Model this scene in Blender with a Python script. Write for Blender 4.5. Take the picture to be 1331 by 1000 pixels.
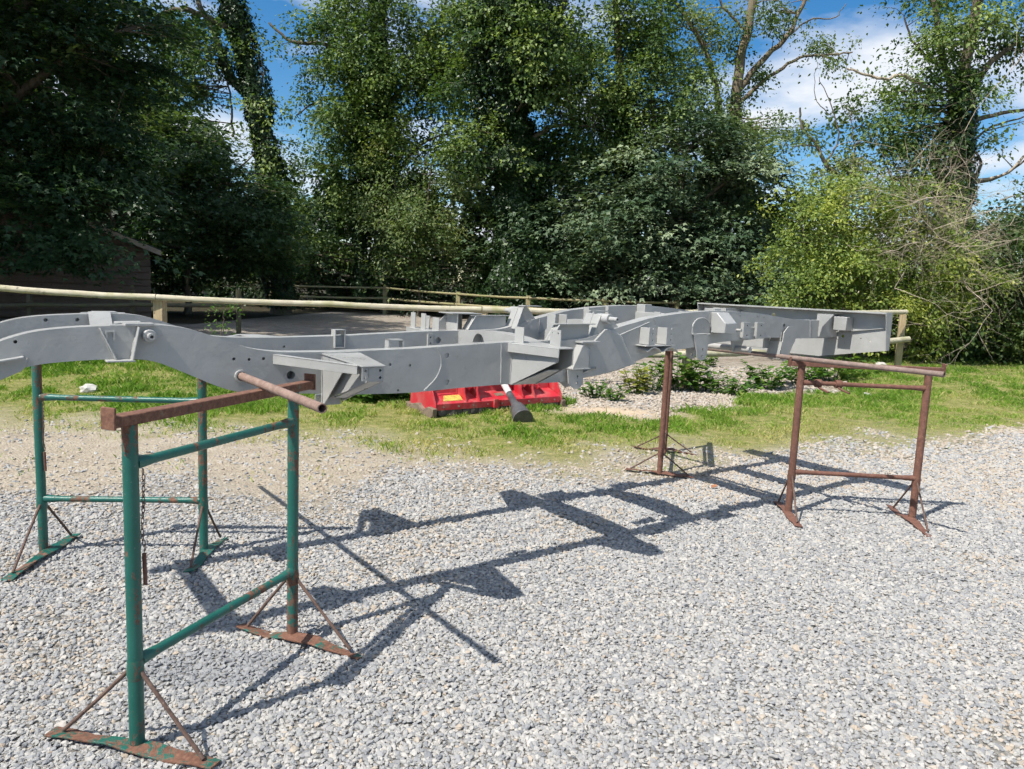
import bpy, bmesh, math, random
import numpy as np
from mathutils import Vector, Matrix

random.seed(7)
RNG = np.random.default_rng(11)
for o in list(bpy.data.objects):
    bpy.data.objects.remove(o)
SC = bpy.context.scene
COL = SC.collection

# ------------------------------------------------------------------ camera
FPX, PITCH, ROLL, CAMH = 967.0, 0.13077, 0.04311, 1.5
CX, CY, IW = 665.5, 500.0, 1331.0
F_ = Vector((0, math.cos(PITCH), -math.sin(PITCH)))
U0 = Vector((0, math.sin(PITCH), math.cos(PITCH)))
R_ = math.cos(ROLL) * Vector((1, 0, 0)) + math.sin(ROLL) * U0
U_ = -math.sin(ROLL) * Vector((1, 0, 0)) + math.cos(ROLL) * U0
cam_d = bpy.data.cameras.new('camera')
cam = bpy.data.objects.new('camera', cam_d)
COL.objects.link(cam)
M = Matrix((R_, U_, -F_)).transposed().to_4x4()
M.translation = (0, 0, CAMH)
cam.matrix_world = M
cam_d.sensor_fit = 'HORIZONTAL'
cam_d.sensor_width = 36.0
cam_d.lens = 36.0 * FPX / IW
cam_d.clip_start = 0.05
cam_d.clip_end = 3000
SC.camera = cam

# ------------------------------------------------------------------ world, sun, exposure
SUN = Vector((-0.53, -0.475, 1.0)).normalized()
EXPOSURE = 0.46
world = bpy.data.worlds.new('World')
SC.world = world
world.use_nodes = True
wn, wl = world.node_tree.nodes, world.node_tree.links
wn.clear()
wout = wn.new('ShaderNodeOutputWorld')
wbg = wn.new('ShaderNodeBackground')
sky = wn.new('ShaderNodeTexSky')
sky.sky_type = 'NISHITA'
sky.sun_disc = False
sky.sun_elevation = math.asin(SUN.z)
sky.sun_rotation = math.atan2(SUN.x, SUN.y)
sky.altitude = 50
sky.air_density = 1.0
sky.dust_density = 0.3
sky.ozone_density = 1.6
wbg.inputs['Strength'].default_value = 0.068
tc = wn.new('ShaderNodeTexCoord')
sep = wn.new('ShaderNodeSeparateXYZ')
zmax = wn.new('ShaderNodeMath'); zmax.operation = 'MAXIMUM'; zmax.inputs[1].default_value = 0.04
zadd = wn.new('ShaderNodeMath'); zadd.operation = 'ADD'; zadd.inputs[1].default_value = 0.12
div = wn.new('ShaderNodeVectorMath'); div.operation = 'DIVIDE'
cmb = wn.new('ShaderNodeCombineXYZ')
nz = wn.new('ShaderNodeTexNoise')
nz.inputs['Scale'].default_value = 1.3
nz.inputs['Detail'].default_value = 9
nz.inputs['Roughness'].default_value = 0.52
mp = wn.new('ShaderNodeMapping')
mp.inputs['Location'].default_value = (-8.2759, 11.2683, 3.2681)
cr = wn.new('ShaderNodeValToRGB')
cr.color_ramp.elements[0].position = 0.48
cr.color_ramp.elements[1].position = 0.63
mixc = wn.new('ShaderNodeMixRGB')
mixc.inputs['Color2'].default_value = (9.6, 10.1, 10.9, 1)
hsv = wn.new('ShaderNodeHueSaturation')
hsv.inputs['Saturation'].default_value = 1.42
hsv.inputs['Value'].default_value = 1.5
wl.new(tc.outputs['Generated'], sep.inputs[0])
wl.new(sep.outputs['Z'], zmax.inputs[0])
wl.new(zmax.outputs[0], zadd.inputs[0])
for i in range(3):
    wl.new(zadd.outputs[0], cmb.inputs[i])
wl.new(tc.outputs['Generated'], div.inputs[0])
wl.new(cmb.outputs[0], div.inputs[1])
wl.new(div.outputs[0], mp.inputs['Vector'])
wl.new(mp.outputs[0], nz.inputs['Vector'])
wl.new(nz.outputs['Fac'], cr.inputs[0])
wl.new(sky.outputs[0], hsv.inputs['Color'])
wl.new(hsv.outputs[0], mixc.inputs['Color1'])
wl.new(cr.outputs['Color'], mixc.inputs['Fac'])
wl.new(mixc.outputs[0], wbg.inputs['Color'])
wl.new(wbg.outputs[0], wout.inputs['Surface'])

sl = bpy.data.lights.new('sun', 'SUN')
sl.energy = 5.0
sl.angle = math.radians(0.53)
sl.color = (1.0, 0.955, 0.88)
so = bpy.data.objects.new('sun', sl)
COL.objects.link(so)
so.rotation_euler = SUN.to_track_quat('Z', 'Y').to_euler()
so.location = SUN * 60

SC.view_settings.view_transform = 'Standard'
SC.view_settings.look = 'None'
SC.view_settings.gamma = 1.0
SC.view_settings.use_curve_mapping = False
SC.view_settings.exposure = EXPOSURE
SC.render.engine = 'CYCLES'
SC.cycles.use_adaptive_sampling = True
SC.cycles.adaptive_threshold = 0.035
SC.cycles.use_denoising = True
SC.cycles.debug_use_spatial_splits = True
SC.cycles.use_light_tree = False
SC.cycles.max_bounces = 4
SC.cycles.diffuse_bounces = 2
SC.cycles.glossy_bounces = 2
SC.cycles.transmission_bounces = 2


# ------------------------------------------------------------------ helpers
def ray(px, py):
    return F_ + R_ * ((px - CX) / FPX) - U_ * ((py - CY) / FPX)


def at(px, py, Y):
    """world point seen at a picture position, on the upright plane y = Y"""
    d = ray(px, py)
    return Vector((0, 0, CAMH)) + d * (Y / d.y)


def gr(px, py, z=0.0):
    d = ray(px, py)
    return Vector((0, 0, CAMH)) + d * ((z - CAMH) / d.z)


def tag(o, label=None, cat=None, group=None, kind=None):
    if label: o['label'] = label
    if cat: o['category'] = cat
    if group: o['group'] = group
    if kind: o['kind'] = kind
    return o


def empty(name, loc, rz=0.0):
    o = bpy.data.objects.new(name, None)
    o.empty_display_size = 0.2
    o.location = loc
    o.rotation_euler = (0, 0, rz)
    COL.objects.link(o)
    return o


class MB:
    def __init__(self, fn=None):
        self.v, self.f, self.fn = [], [], fn

    def add(self, vs, fs):
        b = len(self.v)
        self.v += [tuple(p) for p in vs]
        self.f += [tuple(b + i for i in f) for f in fs]
        return self

    def box(self, lo, hi):
        (a, b, c), (d, e, g) = lo, hi
        vs = [(a, b, c), (d, b, c), (d, e, c), (a, e, c), (a, b, g), (d, b, g), (d, e, g), (a, e, g)]
        return self.add(vs, [(0, 3, 2, 1), (4, 5, 6, 7), (0, 1, 5, 4), (1, 2, 6, 5), (2, 3, 7, 6), (3, 0, 4, 7)])

    def obox(self, p, q, w, h, up=(0, 0, 1), off=0.0):
        """a bar of width w and height h from p to q"""
        p, q, up = Vector(p), Vector(q), Vector(up)
        d = (q - p).normalized()
        s = d.cross(up).normalized()
        t = s.cross(d).normalized()
        vs = []
        for c in (p, q):
            for a, b in ((-1, -1), (1, -1), (1, 1), (-1, 1)):
                vs.append(c + s * (a * w / 2) + t * (b * h / 2 + off))
        return self.add(vs, [(0, 3, 2, 1), (4, 5, 6, 7), (0, 1, 5, 4), (1, 2, 6, 5), (2, 3, 7, 6), (3, 0, 4, 7)])

    def prism(self, poly, off):
        """a flat polygon pushed along a vector"""
        off = Vector(off)
        n = len(poly)
        a = [Vector(p) for p in poly]
        vs = a + [p + off for p in a]
        fs = [tuple(range(n - 1, -1, -1)), tuple(range(n, 2 * n))]
        fs += [(i, (i + 1) % n, n + (i + 1) % n, n + i) for i in range(n)]
        return self.add(vs, fs)

    def tube(self, pts, rad, n=10, caps=True, wob=0.0):
        pts = [Vector(p) for p in pts]
        if not hasattr(rad, '__len__'): rad = [rad] * len(pts)
        vs, fs = [], []
        ref = None
        for i, p in enumerate(pts):
            d = (pts[min(i + 1, len(pts) - 1)] - pts[max(i - 1, 0)]).normalized()
            if ref is None:
                ref = d.orthogonal().normalized()
            ref = (ref - d * ref.dot(d))
            ref = ref.normalized() if ref.length > 1e-6 else d.orthogonal().normalized()
            s = d.cross(ref)
            for k in range(n):
                a = 2 * math.pi * k / n
                r = rad[i] * (1 + (random.uniform(-wob, wob) if wob else 0))
                vs.append(p + (ref * math.cos(a) + s * math.sin(a)) * r)
        for i in range(len(pts) - 1):
            for k in range(n):
                fs.append((i * n + k, i * n + (k + 1) % n, (i + 1) * n + (k + 1) % n, (i + 1) * n + k))
        if caps:
            fs.append(tuple(range(n - 1, -1, -1)))
            fs.append(tuple((len(pts) - 1) * n + k for k in range(n)))
        return self.add(vs, fs)

    def pipe(self, p, q, r, ri, n=20):
        """an open-ended hollow tube"""
        p, q = Vector(p), Vector(q)
        d = (q - p).normalized()
        a = d.orthogonal().normalized()
        b = d.cross(a)
        vs = []
        for c, rr in ((p, r), (q, r), (q, ri), (p, ri)):
            for k in range(n):
                t = 2 * math.pi * k / n
                vs.append(c + (a * math.cos(t) + b * math.sin(t)) * rr)
        fs = []
        for j in range(4):
            j2 = (j + 1) % 4
            for k in range(n):
                fs.append((j * n + k, j * n + (k + 1) % n, j2 * n + (k + 1) % n, j2 * n + k))
        return self.add(vs, fs)

    def build(self, name, mat, parent=None, bevel=0.0, angle=38, smooth=True, recalc=True):
        me = bpy.data.meshes.new(name)
        vs = [self.fn(p) for p in self.v] if self.fn else self.v
        me.from_pydata([tuple(p) for p in vs], [], self.f)
        if recalc:
            bm = bmesh.new()
            bm.from_mesh(me)
            bmesh.ops.recalc_face_normals(bm, faces=bm.faces)
            bm.to_mesh(me)
            bm.free()
        if smooth:
            me.polygons.foreach_set('use_smooth', [True] * len(me.polygons))
            me.set_sharp_from_angle(angle=math.radians(angle))
        me.materials.append(mat)
        o = bpy.data.objects.new(name, me)
        COL.objects.link(o)
        if parent: o.parent = parent
        if bevel:
            b = o.modifiers.new('bevel', 'BEVEL')
            b.width = bevel
            b.segments = 2
            b.limit_method = 'ANGLE'
            b.angle_limit = math.radians(40)
            b.harden_normals = False
        return o


def cut(o, cutter_mb, fn=None):
    """really drill holes into a mesh"""
    cutter_mb.fn = fn
    c = cutter_mb.build('cutter', o.data.materials[0])
    c.matrix_world = o.matrix_basis if o.parent is None else Matrix.Identity(4)
    par = o.parent
    o.parent = None
    mods = [(m.width, m.segments) for m in o.modifiers if m.type == 'BEVEL']
    o.modifiers.clear()
    m = o.modifiers.new('b', 'BOOLEAN')
    m.object = c
    m.solver = 'EXACT'
    m.operation = 'DIFFERENCE'
    dg = bpy.context.evaluated_depsgraph_get()
    dg.update()
    me = bpy.data.meshes.new_from_object(o.evaluated_get(dg))
    o.modifiers.clear()
    old = o.data
    o.data = me
    bpy.data.meshes.remove(old)
    cm = c.data
    bpy.data.objects.remove(c)
    bpy.data.meshes.remove(cm)
    me.polygons.foreach_set('use_smooth', [True] * len(me.polygons))
    me.set_sharp_from_angle(angle=math.radians(38))
    o.parent = par
    return o


def fast_mesh(name, V, F, mat, parent=None, attrs=None, smooth=False):
    """V (n,3), F (m,k) arrays of equal-sized faces"""
    me = bpy.data.meshes.new(name)
    n, (m, k) = len(V), F.shape
    me.vertices.add(n)
    me.vertices.foreach_set('co', np.ascontiguousarray(V, np.float32).ravel())
    me.loops.add(m * k)
    me.loops.foreach_set('vertex_index', np.ascontiguousarray(F, np.int32).ravel())
    me.polygons.add(m)
    me.polygons.foreach_set('loop_start', np.arange(m, dtype=np.int32) * k)
    if smooth:
        me.polygons.foreach_set('use_smooth', np.ones(m, bool))
    me.update(calc_edges=True)
    for nm, arr in (attrs or {}).items():
        a = me.attributes.new(nm, 'FLOAT', 'POINT')
        a.data.foreach_set('value', np.ascontiguousarray(arr, np.float32))
    me.materials.append(mat)
    o = bpy.data.objects.new(name, me)
    COL.objects.link(o)
    if parent: o.parent = parent
    return o


# ---- value noise in numpy, for masks and densities
def vnoise(x, y, s, seed=0):
    x = np.asarray(x, float) / s + seed * 17.31
    y = np.asarray(y, float) / s - seed * 9.77
    xi, yi = np.floor(x), np.floor(y)
    fx, fy = x - xi, y - yi
    fx = fx * fx * (3 - 2 * fx); fy = fy * fy * (3 - 2 * fy)

    def h(a, b):
        t = np.sin(a * 127.1 + b * 311.7 + seed * 3.3) * 43758.5453
        return t - np.floor(t)
    return (h(xi, yi) * (1 - fx) + h(xi + 1, yi) * fx) * (1 - fy) + (h(xi, yi + 1) * (1 - fx) + h(xi + 1, yi + 1) * fx) * fy


def fbm(x, y, s, seed=0):
    return (vnoise(x, y, s, seed) * 0.5 + vnoise(x, y, s / 2.1, seed + 1) * 0.28 + vnoise(x, y, s / 4.3, seed + 2) * 0.22)


def sstep(a, b, x):
    t = np.clip((x - a) / (b - a), 0, 1)
    return t * t * (3 - 2 * t)


# ------------------------------------------------------------------ materials
class NT:
    """tiny node-tree writer"""
    def __init__(self, name, rough=0.6, metal=0.0, spec=0.5):
        self.m = bpy.data.materials.new(name)
        self.m.use_nodes = True
        self.t = self.m.node_tree
        self.n = self.t.nodes
        self.b = self.n['Principled BSDF']
        self.b.inputs['Roughness'].default_value = rough
        self.b.inputs['Metallic'].default_value = metal
        self.b.inputs['Specular IOR Level'].default_value = spec
        self.out = self.n['Material Output']

    def link(self, a, b): self.t.links.new(a, b)

    def coord(self, kind='Object'):
        return self.n.new('ShaderNodeTexCoord').outputs[kind]

    def noise(self, scale, detail=4, rough=0.55, vec=None, dist=0.0, stretch=None):
        x = self.n.new('ShaderNodeTexNoise')
        x.inputs['Scale'].default_value = scale
        x.inputs['Detail'].default_value = detail
        x.inputs['Roughness'].default_value = rough
        x.inputs['Distortion'].default_value = dist
        v = vec or self.coord()
        if stretch:
            mpn = self.n.new('ShaderNodeMapping')
            mpn.inputs['Scale'].default_value = stretch
            self.link(v, mpn.inputs['Vector'])
            v = mpn.outputs[0]
        self.link(v, x.inputs['Vector'])
        return x.outputs['Fac']

    def voro(self, scale, out='Color', feature='F1'):
        x = self.n.new('ShaderNodeTexVoronoi')
        x.feature = feature
        x.inputs['Scale'].default_value = scale
        self.link(self.coord(), x.inputs['Vector'])
        return x.outputs[out]

    def ramp(self, fac, stops):
        r = self.n.new('ShaderNodeValToRGB')
        e = r.color_ramp.elements
        while len(e) < len(stops): e.new(0.5)
        for el, (p, c) in zip(e, stops):
            el.position = p
            el.color = (*c, 1) if hasattr(c, '__len__') else (c, c, c, 1)
        self.link(fac, r.inputs[0])
        return r.outputs['Color']

    def mix(self, fac, a, b, mode='MIX'):
        x = self.n.new('ShaderNodeMixRGB')
        x.blend_type = mode
        for i, val in ((0, fac), (1, a), (2, b)):
            if hasattr(val, 'is_linked'): self.link(val, x.inputs[i])
            elif hasattr(val, '__len__'): x.inputs[i].default_value = (*val, 1)
            else: x.inputs[i].default_value = val
        return x.outputs[0]

    def math(self, op, a, b=0.5):
        x = self.n.new('ShaderNodeMath')
        x.operation = op
        for i, val in ((0, a), (1, b)):
            if hasattr(val, 'is_linked'): self.link(val, x.inputs[i])
            else: x.inputs[i].default_value = val
        return x.outputs[0]

    def attr(self, name, kind='GEOMETRY'):
        x = self.n.new('ShaderNodeAttribute')
        x.attribute_name = name
        x.attribute_type = kind
        return x.outputs['Fac']

    def color(self, c):
        if hasattr(c, 'is_linked'): self.link(c, self.b.inputs['Base Color'])
        else: self.b.inputs['Base Color'].default_value = (*c, 1)
        return self

    def rough(self, r):
        self.link(r, self.b.inputs['Roughness'])
        return self

    def bump(self, h, strength=0.3, dist=0.01):
        x = self.n.new('ShaderNodeBump')
        x.inputs['Strength'].default_value = strength
        x.inputs['Distance'].default_value = dist
        self.link(h, x.inputs['Height'])
        self.link(x.outputs[0], self.b.inputs['Normal'])
        return self


def m_paint_grey():
    t = NT('grey_chassis_paint', 0.42, 0.0, 0.5)
    big = t.noise(2.2, 4, 0.6)
    fine = t.noise(38, 5, 0.65)
    c = t.mix(t.ramp(big, [(0.35, 0.0), (0.7, 1.0)]), (0.308, 0.308, 0.296), (0.385, 0.384, 0.37))
    dust = t.ramp(t.noise(7, 6, 0.7), [(0.52, 0.0), (0.75, 0.35)])
    c = t.mix(dust, c, (0.44, 0.435, 0.42))
    c = t.mix(t.ramp(fine, [(0.60, 0.0), (0.72, 0.4)]), c, (0.25, 0.25, 0.25))
    t.color(c)
    drip = t.ramp(t.noise(26, 5, 0.7, stretch=(1, 1, 0.12)), [(0.60, 0.0), (0.74, 0.3)])
    c = t.mix(drip, c, (0.27, 0.272, 0.268))
    scuff = t.ramp(t.noise(13, 8, 0.8, dist=1.2), [(0.66, 0.0), (0.69, 0.5)])
    c = t.mix(scuff, c, (0.47, 0.465, 0.45))
    chip = t.ramp(t.noise(31, 6, 0.75), [(0.735, 0.0), (0.75, 0.8)])
    c = t.mix(chip, c, (0.16, 0.10, 0.075))
    t.color(c)
    t.rough(t.ramp(t.noise(9, 6, 0.7), [(0.3, 0.24), (0.7, 0.45)]))
    h = t.math('ADD', t.math('MULTIPLY', t.noise(5.5, 3), 1.0), t.math('ADD', t.math('MULTIPLY', t.noise(90, 3, 0.7), 0.12), t.math('MULTIPLY', t.noise(24, 4, 0.65), 0.06)))
    t.bump(h, 0.5, 0.012)
    return t.m


def m_rusty_paint(name, paint, amount, rough=0.5):
    t = NT(name, rough)
    n1 = t.noise(9, 8, 0.72, dist=0.5, stretch=(1, 1, 0.3))
    n2 = t.noise(42, 6, 0.72)
    k = t.math('ADD', t.math('MULTIPLY', n1, 0.65), t.math('MULTIPLY', n2, 0.35))
    sx = t.n.new('ShaderNodeSeparateXYZ'); t.link(t.coord(), sx.inputs[0])
    mr = t.n.new('ShaderNodeMapRange'); mr.inputs[1].default_value = 0.90; mr.inputs[2].default_value = 1.02; mr.inputs[4].default_value = 0.09
    t.link(sx.outputs['Z'], mr.inputs[0])
    mr2 = t.n.new('ShaderNodeMapRange'); mr2.inputs[1].default_value = 0.10; mr2.inputs[2].default_value = 0.0; mr2.inputs[4].default_value = 0.03
    t.link(sx.outputs['Z'], mr2.inputs[0])
    k = t.math('ADD', k, t.math('ADD', mr.outputs[0], mr2.outputs[0]))
    mask = t.ramp(k, [(amount, 0.0), (amount + 0.035, 1.0)])
    rust = t.ramp(t.noise(55, 6, 0.75), [(0.25, (0.055, 0.026, 0.018)), (0.5, (0.15, 0.068, 0.042)), (0.75, (0.26, 0.14, 0.09))])
    fade = t.mix(t.ramp(t.noise(4, 5), [(0.35, 0.0), (0.75, 1.0)]), paint, tuple(min(1, p * 1.35 + 0.012) for p in paint))
    fade = t.mix(t.ramp(t.noise(120, 3, 0.7), [(0.66, 0.0), (0.7, 0.6)]), fade, (0.32, 0.3, 0.26))
    t.color(t.mix(mask, fade, rust))
    t.rough(t.mix(mask, (0.38,) * 3, (0.85,) * 3))
    t.bump(t.math('ADD', t.math('MULTIPLY', mask, -0.5), t.math('MULTIPLY', n2, 0.8)), 0.5, 0.004)
    return t.m


def m_rust(name, a, b, c):
    t = NT(name, 0.82)
    n1 = t.noise(34, 7, 0.75)
    base = t.ramp(n1, [(0.25, a), (0.52, b), (0.8, c)])
    streak = t.ramp(t.noise(6, 6, 0.7, stretch=(1, 1, 0.3)), [(0.4, 0.0), (0.7, 0.7)])
    base = t.mix(streak, base, tuple(x * 0.55 for x in b))
    base = t.mix(t.ramp(t.noise(150, 3, 0.6), [(0.63, 0.0), (0.72, 0.5)]), base, (0.42, 0.34, 0.29))
    t.color(base)
    t.bump(n1, 0.6, 0.003)
    return t.m


def m_wood(name, a, b, moss=None, grain=(3, 3, 60)):
    t = NT(name, 0.85)
    g = t.noise(3.0, 7, 0.65, stretch=grain, dist=0.4)
    c = t.ramp(g, [(0.3, a), (0.7, b)])
    blot = t.noise(5, 6, 0.7)
    c = t.mix(t.ramp(blot, [(0.5, 0.0), (0.72, 0.55)]), c, tuple(x * 0.55 for x in a))
    knots = t.ramp(t.noise(9, 3, 0.6, stretch=(1.0, 1.0, 1.0)), [(0.66, 0.0), (0.70, 0.8)])
    c = t.mix(knots, c, tuple(x * 0.4 for x in a))
    if moss:
        c = t.mix(t.ramp(t.noise(2.6, 5, 0.65), [(0.48, 0.0), (0.66, 0.75)]), c, moss)
    t.color(c)
    t.bump(g, 0.5, 0.006)
    return t.m


def m_bark(name, a, b, s=9):
    t = NT(name, 0.95, 0, 0.2)
    g = t.noise(s, 8, 0.7, stretch=(1, 1, 0.22), dist=0.8)
    c = t.ramp(g, [(0.3, a), (0.55, b), (0.78, tuple(x * 1.35 for x in b))])
    c = t.mix(t.ramp(t.noise(1.3, 4), [(0.5, 0.0), (0.72, 0.6)]), c, (0.10, 0.12, 0.05))
    t.color(c)
    t.bump(g, 0.9, 0.03)
    return t.m


def m_leaf(name, dark, mid, light, trans=0.42, rough=0.5, spec=0.35):
    t = NT(name, rough, 0, spec)
    v = t.attr('tint')
    c = t.ramp(v, [(0.0, dark), (0.5, mid), (1.0, light)])
    t.color(c)
    tr = t.n.new('ShaderNodeBsdfTranslucent')
    t.link(t.mix(1.0, c, (1.25, 1.35, 0.55), 'MULTIPLY'), tr.inputs['Color'])
    mx = t.n.new('ShaderNodeMixShader')
    mx.inputs[0].default_value = trans
    t.link(t.b.outputs[0], mx.inputs[1])
    t.link(tr.outputs[0], mx.inputs[2])
    t.link(mx.outputs[0], t.out.inputs['Surface'])
    return t.m


def m_plain(name, c, rough=0.6, metal=0.0, var=0.25, s=30, bump=0.2):
    t = NT(name, rough, metal)
    n = t.noise(s, 5, 0.65)
    t.color(t.mix(t.ramp(n, [(0.3, 0.0), (0.7, 1.0)]), tuple(x * (1 - var) for x in c), tuple(min(1, x * (1 + var)) for x in c)))
    t.bump(n, bump, 0.004)
    return t.m


MAT = {
    'grey': m_paint_grey(),
    'green': m_rusty_paint('green_paint_with_rust', (0.006, 0.088, 0.068), 0.535),
    'greenrust': m_rusty_paint('worn_green_paint', (0.012, 0.095, 0.07), 0.485),
    'beam': m_rusty_paint('rusted_beam', (0.03, 0.13, 0.09), 0.45),
    'rust': m_rust('brown_rust', (0.07, 0.03, 0.02), (0.165, 0.074, 0.05), (0.27, 0.145, 0.10)),
    'bracerust': m_rust('dark_rusty_rod', (0.045, 0.03, 0.024), (0.12, 0.072, 0.054), (0.21, 0.14, 0.105)),
    'rustpipe': m_rust('pale_rusty_pipe', (0.12, 0.075, 0.058), (0.25, 0.165, 0.13), (0.36, 0.275, 0.23)),
    'pipegrey': m_rust('grey_rusty_pipe', (0.13, 0.09, 0.075), (0.23, 0.165, 0.14), (0.33, 0.27, 0.24)),
    'chain': m_rust('rusty_chain', (0.06, 0.035, 0.025), (0.14, 0.09, 0.07), (0.24, 0.19, 0.16)),
    'rail': m_wood('weathered_pole', (0.34, 0.30, 0.21), (0.52, 0.48, 0.37), (0.27, 0.27, 0.12), grain=(1.1, 14, 14)),
    'post': m_wood('sawn_post', (0.30, 0.22, 0.12), (0.47, 0.37, 0.23), (0.28, 0.27, 0.13), grain=(9, 9, 1.2)),
    'darkwood': m_wood('old_fence_wood', (0.20, 0.17, 0.09), (0.34, 0.30, 0.17), (0.20, 0.22, 0.07)),
    'shadewood': m_wood('shade_darkened_wood', (0.07, 0.06, 0.038), (0.13, 0.115, 0.07), (0.09, 0.10, 0.035)),  # old fence wood with the tree shade put into its colour
    'plank': m_wood('brown_shed_board', (0.095, 0.068, 0.05), (0.165, 0.122, 0.092), None, grain=(1.2, 8, 22)),
    'barge': m_wood('pale_barge_board', (0.30, 0.25, 0.19), (0.42, 0.35, 0.27), None, grain=(1.2, 8, 8)),
    'felt': m_plain('roofing_felt', (0.05, 0.052, 0.055), 0.9),
    'bark': m_bark('grey_bark', (0.045, 0.038, 0.028), (0.15, 0.125, 0.095)),
    'barkpale': m_bark('pale_ash_bark', (0.07, 0.056, 0.04), (0.20, 0.16, 0.11)),
    'dead': m_bark('dead_twig', (0.26, 0.21, 0.155), (0.46, 0.385, 0.30), 14),
    'ivy': m_leaf('ivy_leaves', (0.008, 0.024, 0.006), (0.022, 0.052, 0.013), (0.065, 0.12, 0.03), 0.12, 0.42, 0.4),
    'syc': m_leaf('sycamore_leaves', (0.022, 0.052, 0.024), (0.085, 0.135, 0.068), (0.27, 0.33, 0.20), 0.2, 0.5, 0.35),
    'sycdark': m_leaf('dark_maple_leaves', (0.014, 0.042, 0.018), (0.04, 0.085, 0.032), (0.11, 0.16, 0.055), 0.3, 0.45, 0.4),
    'ash': m_leaf('ash_leaves', (0.02, 0.052, 0.015), (0.095, 0.16, 0.042), (0.29, 0.36, 0.10), 0.33),
    'ashlight': m_leaf('pale_ash_leaves', (0.05, 0.095, 0.028), (0.14, 0.20, 0.07), (0.28, 0.31, 0.12), 0.36),
    'hawthorn': m_leaf('hawthorn_leaves', (0.045, 0.085, 0.018), (0.19, 0.26, 0.055), (0.46, 0.48, 0.11), 0.36),
    'hedge': m_leaf('hedge_leaves', (0.018, 0.042, 0.012), (0.05, 0.092, 0.024), (0.13, 0.18, 0.045), 0.3),
    'deepwood': m_leaf('shade_darkened_leaves', (0.008, 0.02, 0.006), (0.02, 0.042, 0.012), (0.05, 0.08, 0.02), 0.2),  # hedge leaves made darker: the shade inside the wood is in the colour
    'weed': m_leaf('weed_leaves', (0.04, 0.10, 0.015), (0.085, 0.18, 0.03), (0.19, 0.27, 0.06), 0.4),
    'weedyellow': m_leaf('yellowing_weed_leaves', (0.10, 0.15, 0.03), (0.24, 0.26, 0.05), (0.42, 0.36, 0.09), 0.4),
    'grass': None, 'red': None,
    'black': m_plain('black_plastic', (0.075, 0.075, 0.077), 0.5, 0, 0.6, 9),
    'rubber': m_plain('dusty_rubber_flap', (0.075, 0.068, 0.06), 0.85, 0, 0.4, 18),
    'white': m_plain('white_plastic', (0.52, 0.52, 0.51), 0.45, 0, 0.12),
    'steel': m_plain('bare_steel', (0.30, 0.28, 0.25), 0.45, 0.7, 0.3),
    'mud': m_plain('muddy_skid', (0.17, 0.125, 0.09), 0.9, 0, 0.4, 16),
    'rock': m_plain('pale_rock', (0.44, 0.42, 0.38), 0.9, 0, 0.25, 12, 0.8),
    'yellow': m_plain('yellow_sticker', (0.46, 0.35, 0.07), 0.7, 0, 0.6, 26, 0.02),
    'dryleaf': m_plain('dry_leaf', (0.33, 0.14, 0.07), 0.8, 0, 0.3, 40),
    'dark': m_plain('dark_inside', (0.02, 0.02, 0.021), 0.8),
}
_t = NT('red_machine_paint', 0.4)
_d = _t.ramp(_t.noise(7, 8, 0.75), [(0.46, 0.0), (0.74, 0.75)])
_t.color(_t.mix(_d, _t.mix(_t.noise(3, 3), (0.38, 0.014, 0.026), (0.50, 0.024, 0.038)), (0.36, 0.2, 0.17)))
_t.rough(_t.ramp(_t.noise(8, 4), [(0.3, 0.3), (0.7, 0.6)]))
MAT['red'] = _t.m
MAT['grass'] = m_leaf('grass_blades', (0.06, 0.16, 0.018), (0.21, 0.345, 0.045), (0.56, 0.48, 0.23), 0.4, 0.55, 0.25)


# ------------------------------------------------------------------ ground
def ground_z(x, y):
    x, y = np.asarray(x, float), np.asarray(y, float)
    rise = 0.26 * sstep(3.5, 8.5, x) * sstep(10.0, 14.5, y)
    bank = 0.05 * sstep(6.5, 9.0, y) * (1 - sstep(9.5, 12.5, y)) * vnoise(x, y, 1.1, 5)
    rough = 0.012 * (vnoise(x, y, 0.6, 3) - 0.5) * sstep(1.0, 3.0, y) + 0.03 * (vnoise(x, y, 2.3, 4) - 0.5) * sstep(7.5, 10, y)
    mound = 0.20 * np.exp(-(((x + 5.6) / 2.6) ** 2 + ((y - 11.2) / 0.9) ** 2))
    return rise + bank + rough * 0.6 + mound


def gravel_edge(x):
    """distance at which the gravel gives way to grass or bare earth"""
    return np.interp(x, [-12, -5, -3, -1.5, -0.6, 0.4, 1.6, 3.2, 6, 12], [4.1, 4.2, 4.35, 5.0, 5.75, 6.15, 6.7, 7.4, 8.2, 8.8])


def grass_edge(x):
    return np.interp(x, [-12, -5, -3, -1.8, -1.0, 0.3, 1.4, 3.2, 6, 12], [6.9, 6.6, 6.5, 6.4, 6.15, 6.2, 6.8, 7.4, 8.1, 8.6])


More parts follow.
